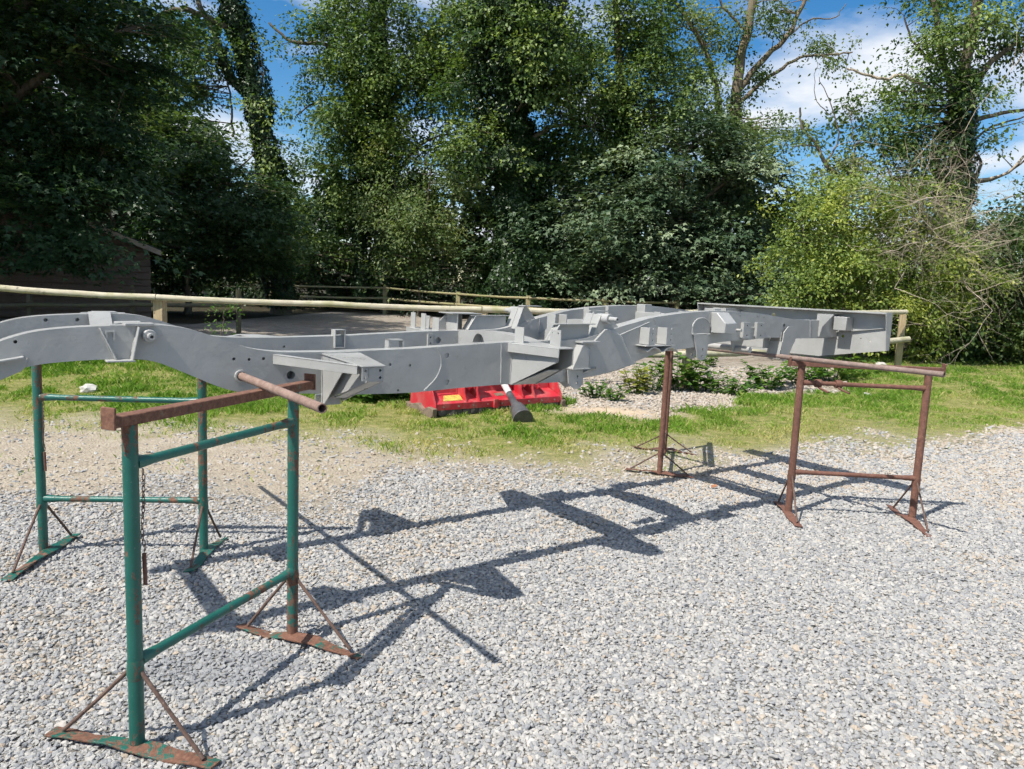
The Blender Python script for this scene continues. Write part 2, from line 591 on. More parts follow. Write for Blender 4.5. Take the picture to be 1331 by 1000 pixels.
def masks(x, y):
    n1 = fbm(x, y, 1.7, 2) - 0.5
    n2 = fbm(x, y, 0.45, 6) - 0.5
    ge = gravel_edge(x) + n1 * 2.3 + n2 * 1.1
    gravel = 1 - sstep(-0.75, 0.85, y - ge)
    gs = grass_edge(x) + n1 * 1.9 + n2 * 1.2
    far = np.interp(x, [-12, -7, -3, 0.6, 1.3, 2.6, 4.2, 5.6, 7.0, 9.0, 14], [11.6, 11.7, 10.6, 10.2, 9.0, 9.6, 11.3, 12.3, 16, 22, 22]) + n1 * 1.2 + n2 * 0.5
    grass = sstep(-0.3, 1.25, y - gs) * (1 - sstep(-0.35, 0.25, y - far))
    sand = sstep(-0.35, 0.25, y - far)
    # pale sandy spill beside the red machine
    sp = np.exp(-(((x - 1.25) / 0.75) ** 2 + ((y - 9.1) / 0.42) ** 2))
    spill = np.clip(sp * 1.5 - 0.25 + n2 * 0.5, 0, 1)
    grass = grass * (1 - np.clip(spill * 1.4, 0, 1))
    return gravel, grass, sand, spill


xs = np.unique(np.concatenate([np.linspace(-400, -40, 20), np.linspace(-40, -13, 24), np.arange(-13, 15, 0.11), np.linspace(15, 45, 26), np.linspace(45, 400, 20)]))
ys = np.unique(np.concatenate([np.linspace(-200, -3, 20), np.arange(-3, 15, 0.11), np.arange(15, 50, 0.5), np.linspace(50, 700, 30)]))
GX, GY = np.meshgrid(xs, ys)
gx, gy = GX.ravel(), GY.ravel()
gz = ground_z(gx, gy)
nx, ny = len(xs), len(ys)
ii = (np.arange(ny - 1)[:, None] * nx + np.arange(nx - 1)[None, :]).ravel()
GF = np.stack([ii, ii + 1, ii + 1 + nx, ii + nx], 1)
ma = masks(gx, gy)
t = NT('yard_ground', 0.95, 0, 0.2)
vor = t.voro(46, 'Color')
vd = t.voro(46, 'Distance')
bw = t.n.new('ShaderNodeRGBToBW'); t.link(vor, bw.inputs[0])
grav = t.ramp(bw.outputs[0], [(0.1, (0.12, 0.112, 0.10)), (0.5, (0.22, 0.21, 0.19)), (0.9, (0.34, 0.325, 0.30))])
dirt = t.ramp(t.noise(5, 8, 0.72), [(0.3, (0.26, 0.212, 0.158)), (0.52, (0.365, 0.31, 0.235)), (0.75, (0.44, 0.39, 0.31))])
dirt = t.mix(t.ramp(t.noise(60, 4, 0.7), [(0.5, 0.0), (0.65, 0.6)]), dirt, (0.42, 0.39, 0.34))
turf = t.ramp(t.noise(9, 7, 0.7), [(0.3, (0.09, 0.115, 0.028)), (0.5, (0.20, 0.20, 0.06)), (0.72, (0.36, 0.30, 0.15))])
sandc = t.ramp(t.noise(18, 8, 0.75), [(0.3, (0.19, 0.16, 0.13)), (0.5, (0.31, 0.27, 0.225)), (0.72, (0.42, 0.375, 0.325))])
sandc = t.mix(t.ramp(t.noise(1.1, 5, 0.6), [(0.5, 0.0), (0.7, 0.6)]), sandc, (0.20, 0.15, 0.105))
sandc = t.mix(t.ramp(t.noise(3.4, 8, 0.8), [(0.52, 0.0), (0.6, 0.7)]), sandc, (0.13, 0.10, 0.06))
spillc = t.ramp(t.noise(22, 6, 0.7), [(0.3, (0.40, 0.28, 0.18)), (0.6, (0.58, 0.47, 0.34))])
c = t.mix(t.attr('gravel'), dirt, grav)
c = t.mix(t.attr('sand'), c, sandc)
c = t.mix(t.attr('grass'), c, turf)
c = t.mix(t.attr('spill'), c, spillc)
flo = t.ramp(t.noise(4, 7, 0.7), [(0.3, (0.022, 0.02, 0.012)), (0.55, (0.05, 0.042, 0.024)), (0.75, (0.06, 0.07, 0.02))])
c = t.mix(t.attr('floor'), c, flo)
t.color(c)
hh = t.math('ADD', t.math('MULTIPLY', vd, -0.6), t.math('MULTIPLY', t.noise(30, 6, 0.75), 0.8))
t.bump(hh, 0.9, 0.02)
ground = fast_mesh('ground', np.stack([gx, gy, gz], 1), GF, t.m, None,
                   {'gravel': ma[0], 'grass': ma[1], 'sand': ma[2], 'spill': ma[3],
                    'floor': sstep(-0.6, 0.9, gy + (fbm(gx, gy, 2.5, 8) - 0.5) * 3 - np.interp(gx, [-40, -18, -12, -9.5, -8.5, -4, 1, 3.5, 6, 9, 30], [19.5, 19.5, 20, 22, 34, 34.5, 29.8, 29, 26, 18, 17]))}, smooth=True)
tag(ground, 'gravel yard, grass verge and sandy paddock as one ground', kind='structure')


def gz1(x, y):
    return float(ground_z(x, y))


# ------------------------------------------------------------------ gravel stones (real stones, one object)
def stone_points():
    P = []
    y = 0.9
    while y < 9.6:
        s = float(np.interp(y, [1, 3, 5, 9.6], [0.0138, 0.0142, 0.0175, 0.030]))
        w = 0.80 * y + 1.3
        x = np.arange(-w, w, s)
        P.append(np.stack([x + RNG.uniform(-0.45, 0.45, len(x)) * s, y + RNG.uniform(-0.5, 0.5, len(x)) * s, np.full(len(x), s)], 1))
        y += s
    y = 8.6
    while y < 15.5:
        s = 0.036
        x = np.arange(0.2, 7.5, s)
        P.append(np.stack([x + RNG.uniform(-0.5, 0.5, len(x)) * s, y + RNG.uniform(-0.5, 0.5, len(x)) * s, np.full(len(x), s * 0.9)], 1))
        y += s
    P = np.concatenate(P)
    g, gra, sa, sp_ = masks(P[:, 0], P[:, 1])
    # thinner where the earth shows through
    patch = fbm(P[:, 0], P[:, 1], 0.9, 9)
    prob = np.where(P[:, 1] < gravel_edge(P[:, 0]) - 0.7, 0.985 - 0.4 * sstep(0.66, 0.8, patch), 0.97 * g)
    prob = np.maximum(prob, 0.11 * (1 - g) * (P[:, 1] < 7.3))
    prob = np.where(P[:, 1] > 8.2, np.maximum(prob * (P[:, 1] < 9.7), 0.34 * sa * (1 - sp_)), prob)
    prob = prob * (1 - 0.93 * gra)
    # bare, drier left hand side
    left = sstep(-0.4, -2.4, P[:, 0]) * sstep(3.9, 5.2, P[:, 1])
    prob = prob * (1 - 0.8 * left * sstep(0.38, 0.56, patch))
    keep = RNG.random(len(P)) < prob
    return P[keep]


SP = stone_points()
nS = len(SP)
sz = ground_z(SP[:, 0], SP[:, 1]) + RNG.uniform(-0.003, 0.006, nS)
rs = SP[:, 2] * RNG.lognormal(-0.44, 0.21, nS)
me = bpy.data.meshes.new('gravel_stones')
me.vertices.add(nS)
me.vertices.foreach_set('co', np.stack([SP[:, 0], SP[:, 1], sz], 1).astype(np.float32).ravel())
stint = RNG.random(nS) * 0.77
brown = (RNG.random(nS) < 0.04 + 0.3 * (SP[:, 1] > 8.6) * (SP[:, 0] < 7) + 0.42 * sstep(0.5, 0.68, fbm(SP[:, 0], SP[:, 1], 2.3, 14)) * sstep(2.2, 4.2, SP[:, 1]) + 0.55 * (1 - masks(SP[:, 0], SP[:, 1])[0]) + 0.25 * sstep(0.6, 0.75, fbm(SP[:, 0], SP[:, 1], 0.9, 9)))
stint = np.where(brown, RNG.uniform(0.76, 0.95, nS), stint)
stain = np.exp(-(((SP[:, 0] - gr(285, 870).x) / 0.30) ** 2 + ((SP[:, 1] - gr(285, 870).y) / 0.17) ** 2)) + 0.6 * (fbm(SP[:, 0], SP[:, 1], 0.35, 71) - 0.5)
stint = np.where((stain > 0.42) & (SP[:, 1] < 3.4) & (SP[:, 0] < -0.4), stint * 0.25, stint)
for nm, arr in (('tint', stint), ('idx', RNG.integers(0, 5, nS))):
    a = me.attributes.new(nm, 'FLOAT', 'POINT')
    a.data.foreach_set('value', np.asarray(arr, np.float32))
for nm, arr in (('scl', np.stack([rs * RNG.uniform(0.85, 1.35, nS), rs * RNG.uniform(0.7, 1.05, nS), rs * RNG.uniform(0.42, 0.7, nS)], 1)),
                ('rot', np.stack([RNG.normal(0, 0.3, nS), RNG.normal(0, 0.3, nS), RNG.uniform(0, 6.28, nS)], 1))):
    a = me.attributes.new(nm, 'FLOAT_VECTOR', 'POINT')
    a.data.foreach_set('vector', np.asarray(arr, np.float32).ravel())
t = NT('limestone_chipping', 0.9, 0, 0.25)
tv = t.attr('tint', 'INSTANCER')
c = t.ramp(tv, [(0.0, (0.20, 0.205, 0.215)), (0.16, (0.27, 0.274, 0.28)), (0.42, (0.328, 0.322, 0.312)), (0.62, (0.378, 0.365, 0.342)), (0.74, (0.435, 0.42, 0.395)), (0.8, (0.40, 0.35, 0.29)), (1.0, (0.35, 0.28, 0.21))])
c = t.mix(t.ramp(t.noise(70, 4, 0.65, t.n.new('ShaderNodeNewGeometry').outputs['Position']), [(0.4, 0.0), (0.7, 0.3)]), c, (0.30, 0.285, 0.26))
t.color(c)
t.bump(t.noise(160, 3, 0.7, t.n.new('ShaderNodeNewGeometry').outputs['Position']), 0.4, 0.003)
ngt = bpy.data.node_groups.new('scatter_stones', 'GeometryNodeTree')
ngt.interface.new_socket('Geometry', in_out='INPUT', socket_type='NodeSocketGeometry')
ngt.interface.new_socket('Geometry', in_out='OUTPUT', socket_type='NodeSocketGeometry')
G, L = ngt.nodes, ngt.links
gi, go = G.new('NodeGroupInput'), G.new('NodeGroupOutput')
join = G.new('GeometryNodeGeometryToInstance')
for k in range(5):
    ico = G.new('GeometryNodeMeshIcoSphere')
    ico.inputs['Radius'].default_value = 1.0
    ico.inputs['Subdivisions'].default_value = 2
    pos = G.new('GeometryNodeInputPosition')
    nzn = G.new('ShaderNodeTexNoise')
    nzn.noise_dimensions = '4D'
    nzn.inputs['W'].default_value = 3.7 * k + 1.3
    nzn.inputs['Scale'].default_value = 0.8
    nzn.inputs['Detail'].default_value = 1.5
    L.new(pos.outputs[0], nzn.inputs['Vector'])
    sub = G.new('ShaderNodeVectorMath'); sub.operation = 'SUBTRACT'; sub.inputs[1].default_value = (0.5, 0.5, 0.5)
    mul = G.new('ShaderNodeVectorMath'); mul.operation = 'SCALE'; mul.inputs['Scale'].default_value = 2.1
    L.new(nzn.outputs['Color'], sub.inputs[0]); L.new(sub.outputs[0], mul.inputs[0])
    sp = G.new('GeometryNodeSetPosition')
    L.new(ico.outputs['Mesh'], sp.inputs['Geometry']); L.new(mul.outputs[0], sp.inputs['Offset'])
    sm = G.new('GeometryNodeSetMaterial'); sm.inputs['Material'].default_value = t.m
    L.new(sp.outputs[0], sm.inputs['Geometry'])
    ss = G.new('GeometryNodeSetShadeSmooth'); ss.inputs['Shade Smooth'].default_value = False
    L.new(sm.outputs[0], ss.inputs['Geometry'])
    L.new(ss.outputs[0], join.inputs[0])


def named(nm, typ):
    x = G.new('GeometryNodeInputNamedAttribute')
    x.data_type = typ
    x.inputs['Name'].default_value = nm
    return [s for s in x.outputs if s.name == 'Attribute' and s.enabled][0]


iop = G.new('GeometryNodeInstanceOnPoints')
iop.inputs['Pick Instance'].default_value = True
L.new(gi.outputs[0], iop.inputs['Points'])
L.new(join.outputs[0], iop.inputs['Instance'])
f2i = G.new('FunctionNodeFloatToInt'); L.new(named('idx', 'FLOAT'), f2i.inputs[0]); L.new(f2i.outputs[0], iop.inputs['Instance Index'])
L.new(named('scl', 'FLOAT_VECTOR'), iop.inputs['Scale'])
e2r = G.new('FunctionNodeEulerToRotation'); L.new(named('rot', 'FLOAT_VECTOR'), e2r.inputs[0]); L.new(e2r.outputs[0], iop.inputs['Rotation'])
L.new(iop.outputs[0], go.inputs[0])
stones = bpy.data.objects.new('gravel_stones', me)
me.materials.append(t.m)
COL.objects.link(stones)
gm = stones.modifiers.new('scatter', 'NODES')
gm.node_group = ngt
tag(stones, 'loose grey limestone chippings covering the yard', 'gravel', kind='stuff')


# ------------------------------------------------------------------ grass blades
def make_grass():
    n = 900000
    x = RNG.uniform(-11.5, 14.5, n)
    y = RNG.uniform(5.2, 17.0, n)
    inview = np.abs(x) < 0.78 * y + 1.5
    g, gra, sa, sp_ = masks(x, y)
    lush = fbm(x, y, 1.5, 21)
    tuft = fbm(x, y, 0.3, 31)
    # thinner, drier zones: beside the yard and on the right
    wear = np.clip(0.75 * (1 - sstep(0.1, 1.5, y - grass_edge(x))) + 0.75 * sstep(1.8, 4.0, x) * (1 - sstep(0.6, 3.4, y - grass_edge(x))) * (0.55 + 0.9 * fbm(x, y, 0.8, 51)), 0, 1)
    prob = gra * (0.30 + 0.95 * sstep(0.36, 0.58, 0.45 * lush + 0.55 * tuft)) * (1 - 0.62 * wear)
    edge = 0.05 * sstep(0.58, 0.70, tuft) * ((y > gravel_edge(x) - 1.3) & (y < 9)) * sstep(0.45, 0.62, lush)
    prob = np.maximum(prob, edge)
    keep = inview & (RNG.random(n) < prob * np.interp(y, [5, 9, 13, 17], [1, 0.95, 0.7, 0.4]))
    x, y, lush, tuft, wear = x[keep], y[keep], lush[keep], tuft[keep], wear[keep]
    n = len(x)
    z = ground_z(x, y) - 0.004
    h = (0.013 + 0.048 * sstep(0.38, 0.66, tuft) * (0.5 + lush) * (1 - 0.75 * wear)) * RNG.uniform(0.5, 1.4, n)
    # tufts standing taller at the verge in front of the machine and along the fence
    for cx_, cy_, sx_, sy_, hh_ in ((-0.75, 6.55, 0.5, 0.28, 0.05), (0.1, 7.45, 0.8, 0.25, 0.05), (3.2, 8.2, 0.5, 0.4, 0.05), (-5.5, 11.2, 3.5, 0.8, 0.14), (3.0, 10.6, 2.0, 0.8, 0.05), (-1.6, 9.6, 2.5, 0.6, 0.04)):
        h += hh_ * np.exp(-(((x - cx_) / sx_) ** 2 + ((y - cy_) / sy_) ** 2)) * RNG.uniform(0.3, 1.2, n)
    a = RNG.uniform(0, 6.28, n)
    lean = RNG.uniform(0.15, 0.9, n) * h
    w = RNG.uniform(0.0024, 0.0048, n) * np.interp(y, [5, 10, 16], [0.9, 1.25, 1.9])
    d = RNG.uniform(0, 6.28, n)
    b0 = np.stack([x - np.cos(a) * w, y - np.sin(a) * w, z], 1)
    b1 = np.stack([x + np.cos(a) * w, y + np.sin(a) * w, z], 1)
    m0 = np.stack([x + np.cos(d) * lean * 0.3 + np.cos(a) * w * 0.7, y + np.sin(d) * lean * 0.3 + np.sin(a) * w * 0.7, z + h * 0.62], 1)
    tip = np.stack([x + np.cos(d) * lean, y + np.sin(d) * lean, z + h], 1)
    V = np.stack([b0, b1, m0, tip], 1).reshape(-1, 3)
    i = np.arange(n) * 4
    Fc = np.concatenate([np.stack([i, i + 1, i + 2], 1), np.stack([i, i + 2, i + 3], 1)])
    dry = np.clip(0.36 + 0.9 * (0.52 - lush) + 0.42 * wear + RNG.normal(0, 0.15, n) + 0.4 * (RNG.random(n) < 0.10) + 0.25 * sstep(0.55, 0.7, fbm(x, y, 0.7, 61)), 0, 1)
    o = fast_mesh('grass', V, Fc, MAT['grass'], None, {'tint': np.repeat(dry, 4)})
    tag(o, 'short patchy green and straw coloured grass verge', 'grass', kind='stuff')
    return n


NG = make_grass()
print('stones', nS, 'grass blades', NG)


# ------------------------------------------------------------------ chassis
CA = math.radians(36.75)
CU = Vector((math.cos(CA), math.sin(CA), 0))
CV = Vector((-math.sin(CA), math.cos(CA), 0))
VM = 3.455                 # centre line
V0, V1 = 3.03, 3.11        # outer and inner face of the nearer rail
OU, OZ = 2.6, 0.99
GREY = MAT['grey']
_o = CU * OU + CV * VM
chassis = empty('vehicle_chassis', (_o.x, _o.y, OZ), CA)
tag(chassis, 'long grey painted ladder chassis frame laid across the four trestles', 'chassis')


def uz(px, py, V=V0):
    d = ray(px, py)
    o = Vector((0, 0, CAMH))
    P = o + d * ((V - o.dot(CV)) / d.dot(CV))
    return P.dot(CU), P.z


def vz(px, py, U):
    d = ray(px, py)
    o = Vector((0, 0, CAMH))
    P = o + d * ((U - o.dot(CU)) / d.dot(CU))
    return P.dot(CV), P.z


def LN(p): return (p[0] - OU, p[1] - VM, p[2] - OZ)
def LF(p): return (p[0] - OU, VM - p[1], p[2] - OZ)


SIDES = (LN, LF)
TOP = [(-0.05, 1.165), (0.0, 1.19), (0.1, 1.243), (0.19, 1.275), (0.28, 1.288), (0.40, 1.296), (0.55, 1.301), (0.62, 1.30), (0.68, 1.294), (0.75, 1.275), (0.82, 1.248), (0.90, 1.218), (0.98, 1.198), (1.08, 1.189), (1.3, 1.187), (1.7, 1.196), (1.95, 1.208), (2.22, 1.220), (2.60, 1.226), (2.74, 1.232), (2.86, 1.262), (3.0, 1.298), (3.28, 1.357), (3.55, 1.386), (3.79, 1.401), (4.08, 1.404), (4.35, 1.389), (4.69, 1.357), (4.9, 1.352), (5.24, 1.352)]
BOT = [(-0.05, 1.07), (0.0, 1.09), (0.1, 1.13), (0.2, 1.162), (0.3, 1.171), (0.42, 1.176), (0.57, 1.172), (0.64, 1.14), (0.71, 1.107), (0.82, 1.053), (0.90, 1.028), (1.15, 1.013), (1.41, 0.995), (1.68, 0.989), (1.95, 1.0), (2.21, 1.006), (2.6, 1.0), (2.72, 1.013), (2.9, 1.036), (3.1, 1.085), (3.25, 1.125), (3.4, 1.155), (3.67, 1.175), (3.9, 1.205), (4.2, 1.216), (4.45, 1.232), (4.72, 1.222), (5.24, 1.222)]


def crv(tab, u):
    tu, tz = [a for a, b in tab], [b for a, b in tab]
    # smoothed linear interpolation
    return sum(float(np.interp(u + d, tu, tz)) for d in (-0.04, -0.02, 0, 0.02, 0.04)) / 5


def ztop(u): return crv(TOP, u)
def zbot(u): return crv(BOT, u)


def ring_cutter(mb, u, z, r, va=V0 - 0.02, vb=V0 + 0.055, n=14):
    mb.tube([(u, va, z), (u, vb, z)], r, n)


us = sorted(set([round(x, 3) for x in np.arange(-0.05, 1.1, 0.03)] + [round(x, 3) for x in np.arange(1.1, 2.7, 0.1)] + [round(x, 3) for x in np.arange(2.7, 5.25, 0.06)]))
HOLES = [(20, 444.5, 1.4), (304, 467, 1.5), (324, 467.5, 1.5), (342.7, 466.5, 1.5), (517.5, 507.6, 1.3), (820, 470, 1.4), (822, 470.5, 1.2), (993, 413, 1.2), (985, 412, 1.0), (962, 411, 0.9)]
for si, fn in enumerate(SIDES):
    mb = MB(fn)
    vs, fs = [], []
    for u in us:
        a, b = ztop(u), zbot(u)
        vs += [(u, V0, b), (u, V1, b), (u, V1, a), (u, V0, a)]
    for i in range(len(us) - 1):
        k = i * 4
        for j in range(4):
            fs.append((k + j, k + (j + 1) % 4, k + 4 + (j + 1) % 4, k + 4 + j))
    fs += [(0, 3, 2, 1), (4 * len(us) - 4, 4 * len(us) - 3, 4 * len(us) - 2, 4 * len(us) - 1)]
    mb.add(vs, fs)
    rail = mb.build('side_rail', GREY, chassis, bevel=0.006)
    cm = MB()
    ring_cutter(cm, 0.90, 1.097, 0.021, V0 - 0.02, V1 + 0.02, 20)            # pipe passes here
    u, z = uz(378, 488); ring_cutter(cm, u, z, 0.018)
    u, z = uz(1019.5, 423.6); ring_cutter(cm, u, z, 0.015)
    for px, py, r in HOLES:
        u, z = uz(px, py)
        ring_cutter(cm, u, z, r * 0.0042)
    for px, py in ((581, 462.5), (581, 497)):
        u, z = uz(px, py); ring_cutter(cm, u, z, 0.013, V0 - 0.02, V0 + 0.006, 18)
    for px, py in ((507, 474), (533, 475)):
        u, z = uz(px, py); ring_cutter(cm, u, z, 0.007, V0 - 0.02, V0 + 0.01, 12)
    # holes in the inner face (seen on the far rail)
    for uu, zz, r in ((0.30, 1.27, 0.008), (0.42, 1.272, 0.008), (1.35, 1.14, 0.006), (1.62, 1.08, 0.005), (1.80, 1.085, 0.006), (1.98, 1.17, 0.006), (2.28, 1.165, 0.018)):
        cm.tube([(uu, V1 - 0.02, zz), (uu, V1 + 0.02, zz)], r, 12)
    cut(rail, cm, fn)
    b = rail.modifiers.new('bevel', 'BEVEL'); b.width = 0.008; b.segments = 3; b.limit_method = 'ANGLE'; b.angle_limit = math.radians(50)

    # weld beads on the outer face
    def bead(pts, r=0.004, nm='weld_bead'):
        q = []
        for i, (u, v, z) in enumerate(pts):
            q.append((u + random.uniform(-1, 1) * 0.0015, v, z + random.uniform(-1, 1) * 0.0012))
        MB(fn).tube(q, [r * random.uniform(0.75, 1.2) for _ in q], 6).build(nm, GREY, chassis)

    arc = []
    for k in range(15):
        tt = k / 14
        z = 1.195 - 0.2 * tt
        u = 1.775 + 0.085 * math.sin(math.pi * (0.15 + 0.75 * tt)) - 0.055 * tt
        arc.append((u, V0, min(z, ztop(u) - 0.004)))
    bead(arc)
    bead([(2.185 + 0.006 * k / 10, V0, 1.213 - 0.2 * k / 10) for k in range(11)])
    bead([uz(850 + k * 0.3, 413 + k * 1.3)[:1] + (V0,) + uz(850 + k * 0.3, 413 + k * 1.3)[1:] for k in range(8)], 0.0035)
    bead([uz(806 + k * 4.2, 435.5 - k * 1.8)[:1] + (V0,) + uz(806 + k * 4.2, 435.5 - k * 1.8)[1:] for k in range(10)], 0.005)
    bead([(0.44 + 0.02 * k, 3.05, ztop(0.44 + 0.02 * k) + 0.001) for k in range(10)], 0.004)

    def weld(p, q, r=0.004, n=None):
        p, q = Vector(p), Vector(q)
        n = n or max(4, int((q - p).length / 0.012))
        bead([tuple(p.lerp(q, k / n)) for k in range(n + 1)], r)

    weld((1.243, V0, 0.955), (1.243, V0, 1.17))
    weld((1.345, V0, 0.975), (1.345, V0, 1.17))
    weld((1.25, V0, 1.184), (1.41, V0, 1.184), 0.003)
    weld((2.25, V0, 1.005), (2.252, V0, 1.20))
    weld((2.425, V0, 1.0), (2.425, V0, 1.20))
    weld((2.23, V0, 1.219), (2.44, V0, 1.219), 0.0035)
    for pa, pb in (((753, 491), (775, 487.5)), ((775, 487.5), (800, 481)), ((800, 481), (825, 472)), ((807, 437), (819, 466)), ((792, 429), (806, 436))):
        (ua, za), (ub, zb_) = uz(*pa), uz(*pb)
        weld((ua, V0 - 0.002, za), (ub, V0 - 0.002, zb_), 0.0045)
    for pa, pb in (((923, 406), (923, 433)), ((830, 449), (866, 450)), ((834, 426), (834, 447)), ((1031, 427), (1031, 441)), ((1016, 432), (1014, 444)), ((128, 427), (148, 466)), ((179, 425), (169, 468)), ((36, 466), (30, 480)), ((1053, 416), (1053, 438))):
        (ua, za), (ub, zb_) = uz(*pa), uz(*pb)
        weld((ua, V0, za), (ub, V0, zb_), 0.0035)
    for uu in (2.42, 2.50, 3.04, 3.12, 3.92, 3.98):
        zt0 = min(ztop(uu) - 0.01, 1.36)
        weld((uu, V1, zt0 - 0.12), (uu, V1, zt0), 0.004)

    # front bracket: two fins and a floor on the outer face
    def fin(p0, p1, d0, d1, th=0.005, nm='bracket_plate'):
        (ua, za), (ub, zb_) = uz(*p0), uz(*p1)
        MB(fn).prism([(ua, V0, za), (ub, V0, zb_), (ub, V0 - d1, zb_), (ua, V0 - d0, za)], (th, 0, 0)).build(nm, GREY, chassis, bevel=0.0015)

    fin((128.6, 427), (149, 467), 0.008, 0.028, nm='spring_seat_fin')
    fin((178, 424.5), (168.5, 468.5), 0.035, 0.05, nm='spring_seat_fin')
    (ua, za), (ub, zb_) = uz(136, 467.5), uz(173, 468.5)
    MB(fn).box((ua, V0 - 0.05, za - 0.006), (ub, V0, za)).build('spring_seat_floor', GREY, chassis, bevel=0.0015)
    (ua, za), (ub, zb_) = uz(162, 421), uz(200, 421)
    MB(fn).box((ua, V0 - 0.012, ztop(ua) - 0.002), (ub, V0 + 0.06, ztop(ua) + 0.009)).build('bump_plate', GREY, chassis, bevel=0.002)
    u, z = uz(137, 432); MB(fn).box((u, V0 - 0.008, z - 0.03), (u + 0.006, V0, z)).box((u + 0.024, V0 - 0.008, z - 0.03), (u + 0.030, V0, z)).box((u, V0 - 0.008, z), (u + 0.03, V0, z + 0.004)).build('cable_clip', GREY, chassis)
    # shock absorber bush
    u, z = uz(193, 436.5)
    b_ = MB(fn).tube([(u, V0 + 0.01, z), (u, V0 - 0.03, z)], 0.024, 20).build('bush_boss', GREY, chassis, bevel=0.003)
    MB(fn).pipe((u, V0 - 0.02, z), (u, V0 - 0.062, z), 0.0125, 0.006, 16).build('bush_pin', GREY, b_)
    # pipe collar
    MB(fn).pipe((0.90, V0 + 0.01, 1.097), (0.90, V0 - 0.014, 1.097), 0.0255, 0.0185, 24).build('collar', GREY, chassis)
    # bumper mount at the front end
    poly = [uz(*p) for p in ((-40, 476), (0, 470.5), (30, 464.5), (36, 471), (28, 482), (0, 494), (-40, 503))]
    bm_ = MB(fn).prism([(u, V0 - 0.012, z) for u, z in poly], (0, 0.012, 0)).build('bumper_mount', GREY, chassis, bevel=0.002)
    a, b2 = poly[1], poly[2]
    MB(fn).prism([(poly[0][0], V0 - 0.05, poly[0][1]), (b2[0], V0 - 0.045, b2[1]), (b2[0], V0, b2[1]), (poly[0][0], V0, poly[0][1])], (0, 0, 0.005)).build('mount_flange', GREY, bm_)

    # --- outrigger 1
    o1 = MB(fn)
    zt = 1.176
    tipz = 1.164
    o1.prism([(1.24, V0, zt), (1.42, V0, zt), (1.345, 2.64, tipz), (1.245, 2.64, tipz)], (0, 0, 0.006))
    org = o1.build('outrigger', GREY, chassis, bevel=0.0015)
    MB(fn).prism([(1.03, V0, zt + 0.006), (1.235, 2.665, tipz + 0.006), (1.235, 2.665, tipz - 0.03), (1.03, V0, zt - 0.034)], (0.005, 0.003, 0)).build('strap', GREY, org, bevel=0.001)
    MB(fn).prism([(1.03, V0, zt), (1.235, 2.665, tipz), (1.262, 2.68, tipz), (1.062, V0, zt)], (0, 0, 0.0055)).build('strap_flange', GREY, org, bevel=0.001)
    MB(fn).prism([(1.245, V0, zt - 0.001), (1.245, 2.78, tipz), (1.245, V0, 0.948)], (0.005, 0, 0)).build('web', GREY, org, bevel=0.001)
    MB(fn).prism([(1.272, V0, zt - 0.001), (1.272, 2.645, tipz), (1.272, 2.645, tipz - 0.058), (1.272, 2.80, 1.055), (1.272, V0, 0.985)], (0.005, 0, 0)).build('web', GREY, org, bevel=0.001)
    MB(fn).prism([(1.34, V0, zt), (1.34, 2.645, tipz), (1.34, 2.645, tipz - 0.058), (1.34, V0, 0.97)], (-0.005, 0, 0)).build('web', GREY, org, bevel=0.001)
    MB(fn).prism([(1.278, 2.646, tipz - 0.058), (1.334, 2.646, tipz - 0.058), (1.334, 2.97, 0.995), (1.278, 2.97, 0.995)], (0, 0, 0.005)).build('floor_plate', GREY, org)
    ep = MB(fn).box((1.248, 2.645, tipz - 0.054), (1.338, 2.651, tipz + 0.002)).build('end_plate', GREY, org)
    cm = MB()
    for uu, zz in ((1.262, 1.15), (1.262, 1.122), (1.325, 1.15), (1.325, 1.122)):
        cm.tube([(uu, 2.63, zz), (uu, 2.67, zz)], 0.0055, 10)
    cut(ep, cm, fn)
    MB(fn).prism([(1.251, V0 + 0.01, 0.99), (1.334, V0 + 0.01, 0.99), (1.334, V0 + 0.01, 0.955), (1.251, V0 + 0.01, 0.955)], (0, 0.09, 0)).build('foot_block', GREY, org)

    # --- outrigger 2
    top2 = MB(fn)
    z2 = 1.212
    top2.prism([(2.225, V0, z2), (2.44, V0, z2), (2.385, 2.70, z2), (2.285, 2.70, z2)], (0, 0, 0.006))
    og2 = top2.build('outrigger', GREY, chassis, bevel=0.0015)
    MB(fn).prism([(2.225, V0, z2), (2.285, 2.70, z2), (2.285, 2.70, z2 - 0.04), (2.225, V0, z2 - 0.04)], (0.005, 0, 0)).build('lip', GREY, og2, bevel=0.001)
    MB(fn).prism([(2.255, V0, z2), (2.30, 2.72, z2), (2.30, 2.72, z2 - 0.062), (2.25, V0, 1.0)], (0.005, 0, 0)).build('web', GREY, og2, bevel=0.001)
    MB(fn).prism([(2.42, V0, z2), (2.38, 2.70, z2), (2.38, 2.70, z2 - 0.075), (2.42, V0, 0.995)], (-0.005, 0, 0)).build('web', GREY, og2, bevel=0.001)
    MB(fn).prism([(2.26, V0, 1.0), (2.41, V0, 1.0), (2.376, 2.80, 1.098), (2.305, 2.80, 1.098)], (0, 0, 0.005)).build('floor_plate', GREY, og2)
    tb = MB(fn).box((2.36, 2.78, z2 + 0.006), (2.365, 2.86, z2 + 0.085)).build('body_tab', GREY, chassis)
    cm = MB()
    for vv in (2.80, 2.84): cm.tube([(2.34, vv, z2 + 0.07), (2.38, vv, z2 + 0.07)], 0.006, 10)
    cut(tb, cm, fn)
    tb2 = MB(fn).box((2.30, 3.0, z2 + 0.006), (2.305, 3.075, z2 + 0.085)).build('body_tab', GREY, chassis)

    # upright plates behind the outrigger
    P = [(2.50, 1.226), (2.555, 1.31), (2.80, 1.31), (2.80, 1.2), (2.62, 1.2)]
